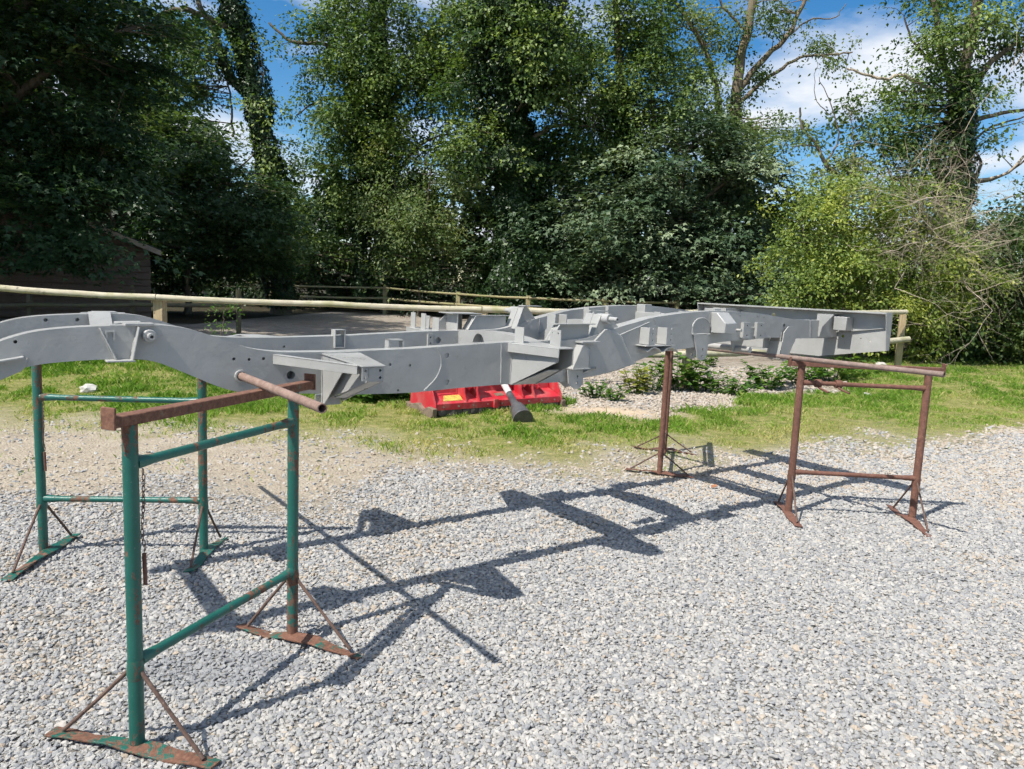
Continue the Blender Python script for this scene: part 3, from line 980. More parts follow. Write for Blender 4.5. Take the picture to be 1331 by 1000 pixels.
    pl = MB(fn).prism([(u, 3.06, z) for u, z in P], (0, 0.006, 0)).build('side_plate', GREY, chassis, bevel=0.001)
    MB(fn).prism([(2.545, 3.03, 1.31), (2.82, 3.03, 1.312), (2.82, 3.075, 1.312), (2.53, 3.075, 1.31)], (0, 0, 0.005)).build('flange', GREY, pl)
    MB(fn).prism([(2.50, 3.02, 1.226), (2.505, 3.08, 1.226), (2.56, 3.08, 1.31), (2.555, 3.02, 1.31)], (0.005, 0, 0)).build('flange', GREY, pl)
    # tall channel bracket on the inner side
    ch = MB(fn)
    ch.box((2.62, 3.14, 1.2), (2.626, 3.21, 1.36)).box((2.70, 3.14, 1.2), (2.706, 3.21, 1.36)).box((2.626, 3.204, 1.2), (2.70, 3.21, 1.36))
    if si == 0:
        chn = ch.build('channel_bracket', GREY, chassis, bevel=0.001)

    # --- hanger under the tower, with ear
    poly = [uz(*p) for p in ((751, 446), (758, 454), (757.5, 478), (736, 478))]
    MB(fn).prism([(u, V0 - 0.055, z) for u, z in poly], (0, 0.006, 0)).build('hanger_face', GREY, chassis, bevel=0.001)
    (ua, za), (ub, zb_) = uz(757.5, 452), uz(757.5, 478)
    MB(fn).prism([(ua, V0 - 0.055, za), (ua, V0 - 0.055, zb_), (ua, V0, zb_ + 0.01), (ua, V0, za)], (0.006, 0, 0)).build('hanger_web', GREY, chassis, bevel=0.001)
    (ua, za), (ub, zb_) = uz(736, 478), uz(758, 478)
    MB(fn).box((ua, V0 - 0.06, za - 0.006), (ub, V0 + 0.005, za)).build('hanger_floor', GREY, chassis, bevel=0.001)
    MB(fn).prism([(ua, V0 - 0.055, za), (ua, V0 + 0.01, za), uz(750, 446)[:1] + (V0 + 0.01,) + uz(750, 446)[1:], uz(750, 446)[:1] + (V0 - 0.055,) + uz(750, 446)[1:]], (0.005, 0, 0)).build('hanger_web', GREY, chassis)
    poly = [uz(*p) for p in ((733.5, 480), (753.5, 480), (753, 498), (748, 504), (742, 505), (734.5, 498))]
    for dv in (-0.03, 0.05):
        ear = MB(fn).prism([(u, V0 + dv, z) for u, z in poly], (0, 0.007, 0)).build('hanger_ear', GREY, chassis, bevel=0.001)
        cm = MB()
        for px, py in ((746, 488.5), (745, 497)):
            u, z = uz(px, py); cm.tube([(u, V0 + dv - 0.02, z), (u, V0 + dv + 0.02, z)], 0.0065, 12)
        cut(ear, cm, fn)

    # --- big gusset plate below the tower
    poly = [uz(*p) for p in ((752, 446), (770, 444), (785, 428), (791, 428), (806, 436), (819, 467), (826, 472), (800, 481), (775, 487.5), (753, 491.5))]
    MB(fn).prism([(u, V0 - 0.012, z) for u, z in poly], (0, 0.012, 0)).build('gusset_plate', GREY, chassis, bevel=0.004)
    (ua, za), (ub, zb_) = uz(748, 444.5), uz(771, 444.5)
    MB(fn).box((ua, V0 - 0.06, za - 0.004), (ub, V1, za + 0.006)).build('hanger_cap', GREY, chassis, bevel=0.001)
    (ua, za), (ub, zb_) = uz(754, 482), uz(772, 477.5)
    MB(fn).prism([(ua, V0 - 0.04, za), (ub, V0 - 0.012, zb_), (ub, V0 - 0.012, zb_ - 0.012), (ua, V0 - 0.012, za - 0.02)], (0, -0.006, 0.003)).build('rib', GREY, chassis)
    # tower with bush
    tw = MB(fn)
    (ua, za) = uz(770, 440); (ub, zb_) = uz(787, 420)
    tw.prism([(ua, V0 + 0.01, za - 0.02), (ub - 0.03, V0 + 0.01, 1.36), (ub + 0.04, V0 + 0.01, 1.36), (ub + 0.12, V0 + 0.01, ztop(ub + 0.12) - 0.01)], (0, 0.006, 0))
    tw.prism([(ua, V1 - 0.01, za - 0.02), (ub - 0.03, V1 - 0.01, 1.38), (ub + 0.04, V1 - 0.01, 1.38), (ub + 0.12, V1 - 0.01, ztop(ub + 0.12) - 0.01)], (0, 0.006, 0))
    tower = tw.build('shock_tower', GREY, chassis, bevel=0.001)
    MB(fn).prism([(ua + 0.01, V0 + 0.012, za), (ub - 0.03, V0 + 0.012, 1.365), (ub - 0.03, V1 + 0.05, 1.375), (ua + 0.01, V1 + 0.05, za)], (0.006, 0, 0)).build('tower_face', GREY, tower, bevel=0.001)
    MB(fn).box((ub - 0.035, V1 + 0.01, 1.38), (ub + 0.10, V1 + 0.07, 1.386)).build('tower_cap', GREY, tower)
    zc = 1.345
    bb = MB(fn).tube([(ub + 0.0, V0 + 0.06, zc), (ub + 0.0, V0 - 0.035, zc)], 0.028, 20).build('tower_bush', GREY, tower, bevel=0.002)
    MB(fn).pipe((ub, V0 - 0.03, zc), (ub, V0 - 0.095, zc), 0.013, 0.0065, 16).build('bush_pin', GREY, bb)

    # --- box bracket on the outer face
    (ua, za), (ub, zb_) = uz(832, 426), uz(866, 426)
    zb2 = uz(834, 447)[1]
    bx = MB(fn).box((ua, V0 - 0.075, zb2), (ua + 0.006, V0, za + 0.004)).build('mount_bracket', GREY, chassis, bevel=0.0012)
    MB(fn).box((ub - 0.075, V0 - 0.075, zb2), (ub - 0.069, V0, za + 0.004)).build('cheek', GREY, bx, bevel=0.0012)
    for a0, b0 in ((ua + 0.006, ua + 0.05), (ub - 0.069, ub - 0.01)):
        fp = MB(fn).box((a0, V0 - 0.075, zb2), (b0, V0 - 0.069, za + 0.004)).build('face_plate', GREY, bx)
        cm = MB()
        for k in range(3):
            cm.tube([((a0 + b0) / 2, V0 - 0.09, zb2 + 0.025 + 0.035 * k), ((a0 + b0) / 2, V0 - 0.05, zb2 + 0.025 + 0.035 * k)], 0.006, 10)
        cut(fp, cm, fn)
    MB(fn).box((ua - 0.03, V0 - 0.085, zb2 - 0.009), (ub, V0, zb2 - 0.003)).build('tray', GREY, bx, bevel=0.001)
    wv = MB(fn)
    pts = []
    for k in range(17):
        s = k / 16
        pts.append((ua - 0.01 + s * 0.26, zb2 - 0.05 + 0.032 * abs(math.sin(math.pi * (0.1 + 1.9 * s)))))
    for k in range(16):
        (u0, z0), (u1, z1) = pts[k], pts[k + 1]
        wv.prism([(u0, V0 - 0.085, z0), (u1, V0 - 0.085, z1), (u1, V0 - 0.005, z1 + 0.012), (u0, V0 - 0.005, z0 + 0.012)], (0, 0, 0.005))
    wv.build('wavy_tongue', GREY, bx)

    # --- D plate and ear
    (ul, zl), (ur, zr) = uz(898.5, 434.5), uz(921, 434.5)
    zt3 = uz(910, 413.5)[1]
    poly = [(ul, V0 - 0.007, zl)] + [(ul + (ur - ul) * (0.5 - 0.5 * math.cos(math.pi * k / 10)), V0 - 0.007, zt3 - 0.055 + 0.055 * math.sin(math.pi * k / 10)) for k in range(11)] + [(ur, V0 - 0.007, zl)]
    MB(fn).prism(poly, (0, 0.007, 0)).build('pad_plate', GREY, chassis, bevel=0.002)
    bead(poly[1:12], 0.005)
    bead([(ul + (ur - ul) * k / 6, V0 - 0.007, zl) for k in range(7)], 0.005)
    poly = [uz(*p) for p in ((900, 435), (920, 435), (917, 460), (914, 467), (909, 468.5), (904.5, 465), (903.5, 455))]
    for dv in (-0.012, 0.07):
        ear = MB(fn).prism([(u, V0 + dv, z) for u, z in poly], (0, 0.007, 0)).build('shackle_ear', GREY, chassis, bevel=0.001)
        cm = MB()
        for px, py in ((911.5, 454), (910.5, 462.5)):
            u, z = uz(px, py); cm.tube([(u, V0 + dv - 0.02, z), (u, V0 + dv + 0.02, z)], 0.0085, 12)
        cut(ear, cm, fn)

    # --- bump stop box
    uA, _ = uz(923.5, 420)
    prof = [vz(*p, uA) for p in ((923.5, 406), (932, 406), (943, 420.5), (942, 434), (923.5, 433))]
    MB(fn).prism([(uA, min(v, V0 + 0.004), z) for v, z in prof], (0.115, 0, 0)).build('bump_stop_box', GREY, chassis, bevel=0.005)
    # tabs with bolt holes
    for pa, pb in ((963.5, 971.5), (981, 989.5)):
        (ua, za), (ub, zb_) = uz(pa, 419), uz(pb, 440)
        tb = MB(fn).box((ua, V0 - 0.022, zb_), (ub, V0, za)).build('tab_plate', GREY, chassis, bevel=0.0015)
        cm = MB()
        for zz in (za - 0.022, zb_ + 0.022): cm.tube([((ua + ub) / 2, V0 - 0.04, zz), ((ua + ub) / 2, V0 - 0.005, zz)], 0.0065, 10)
        cut(tb, cm, fn)
    u, z = uz(957, 429); MB(fn).tube([(u, V0 + 0.01, z), (u, V0 - 0.04, z)], 0.009, 12).build('stud', GREY, chassis)
    bead([uz(972 + 9 * k / 4, 426)[:1] + (V0,) + uz(972 + 9 * k / 4, 426)[1:] for k in range(5)])

    # --- rear hanger that holds the cross pipe
    poly = [uz(*p) for p in ((1022, 424), (1028, 424.5), (1031, 427), (1031, 441), (1024, 456), (1021, 466), (1015, 469), (1010.5, 466), (1010, 458), (1014, 446), (1016, 432))]
    for dv in (-0.02, 0.075):
        ear = MB(fn).prism([(u, V0 + dv, z) for u, z in poly], (0, 0.008, 0)).build('rear_hanger', GREY, chassis, bevel=0.001)
    (ua, za), (ub, zb_) = uz(1014, 444), uz(1010.5, 466)
    MB(fn).prism([(ua, V0 - 0.02, za), (ua, V0 + 0.08, za), (ub, V0 + 0.08, zb_), (ub, V0 - 0.02, zb_)], (-0.006, 0, 0)).build('hanger_web', GREY, chassis)

    # --- end gusset and box at the rear member
    (ua, za) = uz(1055, 405)
    MB(fn).prism([(5.02, V0 + 0.02, 1.40), (5.02, V0 - 0.11, 1.40), (5.02, V0 - 0.03, 1.31), (5.02, V0 - 0.012, 1.235), (5.02, V0 + 0.02, 1.235)], (0.006, 0, 0)).build('end_gusset', GREY, chassis, bevel=0.001)
    MB(fn).box((5.026, V0 - 0.012, 1.232), (5.255, V0 - 0.006, 1.40)).build('end_side_plate', GREY, chassis, bevel=0.001)
    MB(fn).box((5.16, V0 - 0.13, 1.285), (5.255, V0 - 0.03, 1.385)).build('end_box', GREY, chassis, bevel=0.004)

# --- cross members
cmb_ = []


def xmember(name, poly_vz, u0, u1, holes=(), bevel=0.003):
    o = MB(LN).prism([(u0, v, z) for v, z in poly_vz], (u1 - u0, 0, 0)).build(name, GREY, chassis, bevel=bevel)
    if holes:
        cm = MB()
        for v, z, r, sq in holes:
            n = 24
            pts = [(v + r * math.cos(2 * math.pi * k / n), z + sq * r * math.sin(2 * math.pi * k / n)) for k in range(n)]
            cm.prism([(u0 - 0.02, a, b) for a, b in pts], (0.02 + 0.055, 0, 0))
        cut(o, cm, LN)
    return o


VI0, VI1 = V1 - 0.001, 2 * VM - V1 + 0.001
xmember('front_crossmember', [(VI0, 1.125), (VI1, 1.125), (VI1, 1.19), (VI0, 1.19)], 0.03, 0.10)
for fn in SIDES:
    st_ = MB(fn).prism([(0.462, V1 - 0.004, 1.303), (0.55, V1 - 0.004, 1.305), (0.55, V1 + 0.13, 1.165), (0.462, V1 + 0.13, 1.163)], (0, 0.006, 0.006)).build('turret_strap', GREY, chassis, bevel=0.001)
    cm = MB()
    cm.tube([(0.508, V1 + 0.03, 1.20), (0.508, V1 + 0.10, 1.29)], 0.009, 12)
    cut(st_, cm, fn)
    MB(fn).box((0.455, V1, 1.178), (0.56, V1 + 0.135, 1.184)).build('turret_shelf', GREY, chassis)
pts = [(VI0, 1.02), (VI1, 1.02), (VI1, 1.222)] + [(VI1 - 0.69 * k / 8, 1.222 + 0.022 * math.sin(math.pi * k / 8)) for k in range(1, 8)] + [(VI0, 1.218)]
xmember('crossmember', pts, 2.42, 2.50, ((3.585, 1.145, 0.062, 1.25),))
pts = [(VI0, 1.06), (VI1, 1.06), (VI1, 1.20)] + [(VI1 - 0.69 * k / 12, 1.20 + 0.12 * math.sin(math.pi * k / 12)) for k in range(1, 12)] + [(VI0, 1.20)]
xmember('arched_crossmember', pts, 3.04, 3.12, ((3.30, 1.21, 0.055, 1.0),))
xmember('crossmember', [(VI0, 1.20), (VI1, 1.20), (VI1, 1.36), (VI0, 1.36)], 3.92, 3.98)
xmember('crossmember', [(VI0, 1.15), (VI1, 1.15), (VI1, 1.30), (VI0, 1.30)], 4.50, 4.56)
MB(LN).tube([(4.16, 2.98, 1.155), (4.16, 3.93, 1.155)], 0.02, 16).build('cross_tube', GREY, chassis)
for fn in SIDES:
    MB(fn).prism([(4.1, 3.09, 1.22), (4.24, 3.09, 1.22), (4.2, 3.09, 1.13), (4.13, 3.09, 1.13)], (0, 0.008, 0)).build('tube_lug', GREY, chassis)
    # plates on the inside of the far rail and small loops
    MB(fn).box((3.42, V1, 1.22), (3.427, V1 + 0.05, 1.385)).build('inner_rib', GREY, chassis)
    MB(fn).box((3.62, V1, 1.2), (3.627, V1 + 0.03, 1.395)).build('inner_rib', GREY, chassis)
    MB(fn).box((3.93, V1, 1.34), (4.0, V1 + 0.08, 1.415)).build('inner_box', GREY, chassis, bevel=0.002)
u, z = 1.62, 1.185
MB(LF).box((u, 3.08, 1.13), (u + 0.06, 3.135, 1.135)).box((u, 3.08, 1.135), (u + 0.005, 3.135, 1.225)).box((u + 0.055, 3.08, 1.135), (u + 0.06, 3.135, 1.225)).box((u, 3.08, 1.225), (u + 0.06, 3.135, 1.23)).build('cable_bracket', GREY, chassis, bevel=0.001)
u = 1.60
MB(LN).box((u, 3.115, 1.15), (u + 0.01, 3.155, 1.232)).box((u + 0.075, 3.115, 1.15), (u + 0.085, 3.155, 1.232)).box((u, 3.115, 1.225), (u + 0.085, 3.155, 1.232)).build('cable_bracket', GREY, chassis, bevel=0.001)
tb = MB(LF).box((2.2, 3.105, 1.10), (2.235, 3.125, 1.205)).build('hose_tab', GREY, chassis)
cm = MB()
for zz in (1.12, 1.15, 1.185): cm.tube([(2.217, 3.09, zz), (2.217, 3.14, zz)], 0.005, 10)
cut(tb, cm, LF)
# brackets standing on the far outrigger
o2 = []
for px in (530.5, 548.5):
    v_, z_ = 2.73 if px < 540 else 2.86, 1.218
    tb = MB(LF).box((2.30, v_, z_), (2.305, v_ + 0.055, z_ + 0.095)).build('body_tab', GREY, chassis)
bk = MB(LF)
bk.box((2.44, 2.92, 1.218), (2.446, 3.06, 1.32)).box((2.446, 2.92, 1.218), (2.56, 2.926, 1.32)).prism([(2.44, 2.925, 1.218), (2.44, 2.925, 1.32), (2.34, 2.925, 1.218)], (0, 0.006, 0))
bk.box((2.40, 2.90, 1.32), (2.62, 3.06, 1.326))
bk.build('body_mount', GREY, chassis, bevel=0.001)
# --- rear cross member: channel with a deep tapering web, flanges and end caps
RU = 5.26
h_ = 0.83
web = [(VM - h_, 1.165), (VM - 0.30, 1.075), (VM + 0.30, 1.075), (VM + h_, 1.165), (VM + h_, 1.42), (VM - h_, 1.42)]
rear = MB(LN).prism([(RU, v, z) for v, z in web], (0.006, 0, 0)).build('rear_crossmember', GREY, chassis, bevel=0.0015)
cm = MB()
for v, z, r in ((VM - 0.48, 1.24, 0.012), (VM - 0.62, 1.235, 0.005), (VM - 0.40, 1.235, 0.005), (VM - 0.44, 1.21, 0.004), (VM - 0.55, 1.27, 0.004), (VM - 0.69, 1.22, 0.004), (VM + 0.12, 1.36, 0.02), (VM - 0.33, 1.35, 0.022), (VM - 0.5, 1.20, 0.004)):
    cm.tube([(RU - 0.03, v, z), (RU + 0.03, v, z)], r, 14)
cut(rear, cm, LN)
MB(LN).box((RU - 0.085, VM - h_, 1.42), (RU + 0.006, VM + h_, 1.431)).build('top_flange', GREY, rear, bevel=0.001)
for s in (-1, 1):
    MB(LN).prism([(RU - 0.085, VM + s * h_, 1.42), (RU - 0.07, VM + s * h_, 1.36), (RU - 0.035, VM + s * h_, 1.17), (RU, VM + s * h_, 1.165), (RU, VM + s * h_, 1.42)], (0, -s * 0.006, 0)).build('end_cap', GREY, rear, bevel=0.001)
    MB(LN).prism([(RU - 0.022, VM + s * 0.42, 1.262), (RU, VM + s * 0.42, 1.262), (RU, VM + s * 0.79, 1.318), (RU - 0.012, VM + s * 0.79, 1.318)], (0, 0, 0.005)).build('stiffening_rib', GREY, rear)


# ------------------------------------------------------------------ pipes through the frame
def scaffold_pipe(name, label, p, q, r, mat):
    o = MB().pipe(p, q, r, r * 0.78, 24).build(name, mat)
    o.data.transform(Matrix.Translation(-Vector(p)))
    o.location = p
    tag(o, label, 'pipe', 'pipes holding up the chassis')
    return o


def UV(u, v, z):
    p = CU * u + CV * v
    return (p.x, p.y, z)


scaffold_pipe('scaffold_pipe', 'pale rusty steel pipe through the chassis resting on the green trestles', UV(0.90, 2.19, 1.097), UV(0.905, 5.17, 1.097), 0.0160, MAT['rustpipe'])
scaffold_pipe('scaffold_pipe', 'grey brown steel pipe under the chassis lying on the two rusty trestles', UV(4.56, 1.94, 1.103), UV(4.545, 4.6, 1.097), 0.0165, MAT['pipegrey'])


# ------------------------------------------------------------------ trestles
def chain_links(mb, p, n, sway=0.0):
    p = Vector(p)
    for k in range(n):
        c = p + Vector((sway * math.sin(k * 0.5), 0.004 * math.cos(k * 0.8), -0.017 * k))
        pts = []
        ax = Vector((1, 0, 0)) if k % 2 else Vector((0, 1, 0))
        for j in range(9):
            a = 2 * math.pi * j / 8
            pts.append(c + ax * (0.0045 * math.cos(a)) + Vector((0, 0, 0.011 * math.sin(a))))
        mb.tube(pts, 0.0015, 5, caps=False)


def trestle(label, B1, B2, feet, zup, zlo, pm, bm, fm, beam_over, chain=False, r=0.0225, top=1.046, ends=((1, 1)), clips=False, rm=None):
    B1, B2 = Vector((*B1, 0)), Vector((*B2, 0))
    base = (B1 + B2) / 2
    d = (B2 - B1).normalized()
    nrm = Vector((-d.y, d.x, 0))
    root = empty('trestle', base)
    tag(root, label, 'trestle', 'trestles under the chassis')
    rm = rm or pm
    f = lambda p: tuple(Vector(p) - base)
    for i, B in enumerate((B1, B2)):
        MB(f).tube([B + Vector((0, 0, z)) for z in (0.012, 0.3, 0.7, top)], r, 18).build('post', pm, root)
        a, b = [Vector((*p, 0)) for p in feet[i]]
        # foot: hand-bent flat bar
        n = 9
        fb = MB(f)
        vs = []
        side = (b - a).normalized().cross(Vector((0, 0, 1)))
        for k in range(n):
            s = k / (n - 1)
            p = a.lerp(b, s)
            z = 0.011 + 0.012 * math.sin(s * 9 + i * 2) * (0.3 + abs(s - 0.5)) + (0.014 if abs(s - 0.5) < 0.13 else 0)
            w = 0.026 * (1 + 0.1 * math.sin(s * 13))
            for sg, dz in ((-1, 0), (1, 0), (1, 0.007), (-1, 0.007)):
                vs.append(p + side * (sg * w) + Vector((0, 0, z + dz + sg * 0.006 * math.sin(s * 7 + i))))
        fs = []
        for k in range(n - 1):
            for j in range(4):
                fs.append((k * 4 + j, k * 4 + (j + 1) % 4, k * 4 + 4 + (j + 1) % 4, k * 4 + 4 + j))
        fs += [(3, 2, 1, 0), tuple(4 * n - 4 + j for j in range(4))]
        fb.add(vs, fs).build('foot', fm, root, bevel=0.0015)
        for e in (a, b):
            tgt = B.lerp(e, 0.84)
            st = B + (e - B).normalized() * r * 0.8 + Vector((0, 0, zlo - 0.025))
            mid = st.lerp(tgt + Vector((0, 0, 0.03)), 0.5) + Vector((0, 0, random.uniform(-0.004, 0.004)))
            MB(f).tube([st, mid, tgt + Vector((0, 0, 0.028))], [0.0068, 0.006, 0.0068], 8).build('brace', MAT['bracerust'], root)
        # weld collar
        MB(f).tube([B + Vector((0, 0, zlo - 0.055)), B + Vector((0, 0, zlo - 0.04)), B + Vector((0, 0, zlo + 0.01))], [r * 1.02, r * 1.16, r * 1.04], 16).build('weld_collar', fm, root)
    for z, nm in ((zup, 'upper_bar'), (zlo, 'lower_bar')):
        p, q = B1 + d * r * 0.7 + Vector((0, 0, z)), B2 - d * r * 0.7 + Vector((0, 0, z))
        pts = [p.lerp(q, s) for s in (0, 0.04, 0.1, 0.5, 0.9, 0.96, 1)]
        MB(f).tube(pts, [0.021, 0.019, 0.0155, 0.0155, 0.0155, 0.019, 0.021], 14).build(nm, pm, root)
    p, q = B1 - d * beam_over[0] + Vector((0, 0, top + 0.0175)), B2 + d * beam_over[1] + Vector((0, 0, top + 0.0175))
    beam = MB(f).obox(p, q, 0.048, 0.034).build('top_beam', bm, root, bevel=0.004)
    for e, s in ((p, -1), (q, 1)):
        c = e + d * s * 0.004
        MB(f).obox(c - d * 0.004 + Vector((0, 0, 0.011)), c + d * 0.004 + Vector((0, 0, 0.011)), 0.052, 0.066).build('end_stop', bm, beam, bevel=0.002)
    if chain:
        for i, (B, s) in enumerate(((B1, 1), (B2, -1))):
            if chain == 1 and i == 1: continue
            c0 = B + d * s * 0.03 - nrm * 0.014 + Vector((0, 0, zup - 0.03))
            mb = MB(f)
            chain_links(mb, c0, 15, 0.004)
            mb.build('chain', MAT['chain'], root)
            e = c0 + Vector((0, 0, -0.017 * 15))
            MB(f).tube([e, e + Vector((0.002, 0, -0.1))], [0.0065, 0.006], 8).build('pin', MAT['rust'], root)
    if clips:
        for s in (0.14, 0.3):
            c = B1.lerp(B2, s) + Vector((0, 0, zup))
            k = MB(f)
            k.pipe(c - d * 0.02, c + d * 0.02, 0.028, 0.017, 12)
            k.tube([c + Vector((0, 0, -0.02)), c - nrm * 0.05 + Vector((0, 0, -0.03)), c - nrm * 0.13 + d * 0.03 + Vector((0, 0, -0.045))], [0.008, 0.008, 0.007], 6)
            k.build('clamp', MAT['rust'], root)
    return root


G_, GR_, BM_, RU_ = MAT['green'], MAT['greenrust'], MAT['beam'], MAT['rust']
trestle('green trestle nearest the camera with a rust brown top beam', (-1.13, 2.169), (-0.872, 2.941),
        (((-1.44, 2.225), (-0.85, 2.09)), ((-1.114, 3.0), (-0.553, 2.80))), 0.925, 0.297, G_, BM_, GR_, (0.07, 0.11), chain=1)
trestle('green trestle at the left edge, behind the chassis', (-2.426, 3.757), (-1.618, 3.843),
        (((-2.36, 3.37), (-2.41, 4.02)), ((-1.575, 3.55), (-1.61, 4.09))), 0.836, 0.30, G_, BM_, G_, (0.10, 0.10), chain=True)
trestle('rust brown trestle standing end-on under the middle of the chassis', (1.255, 6.034), (1.459, 6.877),
        (((0.989, 6.143), (1.52, 5.94)), ((1.19, 7.06), (1.763, 6.871))), 0.93, 0.21, RU_, RU_, RU_, (0.12, 0.1))
trestle('rust brown trestle seen side-on at the right of the chassis', (1.971, 5.062), (2.819, 5.024),
        (((1.985, 5.33), (1.924, 4.74)), ((2.815, 5.32), (2.754, 4.664))), 0.935, 0.308, RU_, RU_, RU_, (0.08, 0.09), clips=True, r=0.0245)


# ------------------------------------------------------------------ red flail mower
def mower():
    pl, pr = gr(566, 545), gr(728, 532)
    d = (pr - pl); W = d.length; d.normalize()
    n = Vector((-d.y, d.x, 0))           # away from the camera
    root = empty('flail_mower', pl + d * W / 2, math.atan2(d.y, d.x))
    tag(root, 'red tractor mower with black drive shaft lying on the grass', 'mower')
    h = W / 2
    RED = MAT['red']
    sq = lambda p: (p[0], p[1] * 0.64, p[2])
    # x across, y away, z up ; front edge at y = 0
    deck = MB(sq)
    prof = [(0.0, 0.09), (0.0, 0.165), (0.03, 0.175), (0.36, 0.245), (0.42, 0.47), (0.62, 0.52), (0.78, 0.42), (0.86, 0.2), (0.80, 0.14), (0.66, 0.36), (0.46, 0.40), (0.39, 0.22), (0.03, 0.15)]
    deck.prism([(-h + 0.01, y, z) for y, z in prof], (W - 0.02, 0, 0)).build('hood', RED, root, bevel=0.004)
    for s in (-1, 1):
        sp = MB(sq).prism([(s * h, -0.03, 0.09), (s * h, -0.02, 0.17), (s * h, 0.12, 0.33), (s * h, 0.38, 0.48), (s * h, 0.62, 0.52), (s * h, 0.86, 0.4), (s * h, 0.9, 0.1), (s * h, 0.1, 0.06)], (s * 0.012, 0, 0)).build('side_plate', RED, root, bevel=0.003)
        MB(sq).prism([(s * h, -0.06, 0.12), (s * h, -0.05, 0.03), (s * h, 0.05, 0.005), (s * h, 0.85, 0.005), (s * h, 0.92, 0.12), (s * h, 0.84, 0.1), (s * h, 0.5, 0.14), (s * h, 0.3, 0.08), (s * h, 0.12, 0.13)], (s * 0.06, 0, 0)).build('skid', MAT['mud'], sp, bevel=0.006)
        MB(sq).tube([(s * h, 0.33, 0.36), (s * (h + 0.05), 0.33, 0.36)], 0.03, 12).build('bearing_cap', MAT['steel'], sp, bevel=0.004)
    # rubber flaps, one by one
    nf = 16
    fw = (W - 0.06) / nf
    for k in range(nf):
        x = -h + 0.03 + fw * k
        z0 = 0.02 + random.uniform(0, 0.015)
        MB(sq).prism([(x + 0.003, 0.008, 0.12), (x + fw - 0.003, 0.008, 0.12), (x + fw - 0.004, random.uniform(-0.02, 0.015), z0), (x + 0.004, random.uniform(-0.02, 0.015), z0)], (0, 0.008, 0)).build('rubber_flap', MAT['rubber'], root)
    # hitch plates
    for xc in (-0.36 * W / 1.6, 0.36 * W / 1.6):
        for dx in (-0.09, 0.09):
            q = MB(sq).prism([(xc + dx, 0.01, 0.12), (xc + dx, 0.01, 0.19), (xc + dx, 0.09, 0.27), (xc + dx, 0.10, 0.50), (xc + dx, 0.22, 0.56), (xc + dx, 0.46, 0.44), (xc + dx, 0.38, 0.22)], (0.014, 0, 0)).build('hitch_plate', RED, root, bevel=0.002)
        MB(sq).tube([(xc - 0.1, 0.14, 0.47), (xc + 0.12, 0.14, 0.47)], 0.016, 10).build('hitch_pin', MAT['steel'], root)
    hook = MB(sq).box((-0.13, -0.05, 0.085), (-0.115, 0.02, 0.185)).box((-0.115, -0.045, 0.16), (-0.03, 0.02, 0.175)).box((-0.131, -0.057, 0.085), (-0.07, -0.05, 0.186)).build('tow_hook', RED, root, bevel=0.003)
    for k in range(9):
        x = -h + 0.1 + (W - 0.2) * k / 8
        MB(sq).tube([(x, -0.012, 0.128), (x, 0.004, 0.128)], 0.011, 8).build('bolt', MAT['steel'], root)
    for x in (-h + 0.47, -0.30, 0.20, 0.36, h - 0.2):
        MB(sq).prism([(x, 0.03, 0.16), (x, 0.34, 0.235), (x, 0.40, 0.36), (x, 0.33, 0.28)], (0.008, 0, 0)).build('deck_rib', RED, root)
    MB(sq).box((-h + 0.012, 0.395, 0.27), (h - 0.012, 0.41, 0.30)).build('recess_shade_strip', MAT['mud'], root)  # solid bar whose dark colour stands for a shaded recess
    MB(sq).tube([(-h + 0.1, 0.3, 0.30), (-0.3, 0.34, 0.33), (-0.1, 0.36, 0.40)], 0.012, 8).build('hose', MAT['black'], root)
    # gearbox and top link frame
    MB(sq).box((-0.02, 0.30, 0.34), (0.22, 0.58, 0.62)).build('gearbox', MAT['steel'], root, bevel=0.02)
    # yellow sticker on the deck
    MB(sq).prism([(-h + 0.12, 0.07, 0.1845), (-h + 0.38, 0.075, 0.1856), (-h + 0.42, 0.27, 0.2269), (-h + 0.20, 0.27, 0.2269)], (0, -0.001, 0.003)).build('warning_sticker', MAT['yellow'], root)
    MB(sq).prism([(-0.02, 0.15, 0.2015), (0.1, 0.15, 0.2015), (0.1, 0.25, 0.2227), (-0.02, 0.25, 0.2227)], (0, -0.001, 0.003)).build('maker_plate', MAT['mud'], root)
    # drive shaft
    inv = Matrix.Rotation(-math.atan2(d.y, d.x), 4, 'Z') @ Matrix.Translation(-(pl + d * W / 2))
    tip = inv @ gr(680, 545, 0.055)
    top = inv @ at(655, 499, (pl + d * W / 2).y + 0.16)
    dr = (tip - top)
    MB().tube([top - dr * 0.25, top], 0.03, 12).build('shaft_stub', MAT['steel'], root)
    sh = MB().tube([top, top + dr * 0.30], 0.04, 16).build('drive_shaft', MAT['white'], root)
    MB().tube([top + dr * 0.26, top + dr * 0.32, top + dr * 0.33, top + dr * 0.60, top + dr * 0.62], [0.038, 0.038, 0.040, 0.042, 0.044], 18).build('shaft_cover', MAT['black'], sh)
    u1, u2 = top + dr * 0.61, tip
    ax = dr.normalized()
    prof = [(0.58, 0.044), (0.64, 0.05), (0.69, 0.078), (0.73, 0.082), (0.745, 0.088), (1.0, 0.114), (1.0, 0.106), (0.74, 0.07)]
    MB().tube([top + dr * (s_ + 0.0005 * i_) for i_, (s_, _) in enumerate(prof)], [r for _, r in prof], 20, caps=False).build('shaft_guard', MAT['black'], sh)
    MB().tube([top + dr * 0.6, top + dr * 0.93], 0.03, 10).build('shaft_yoke', MAT['steel'], sh)
    return root


mower()


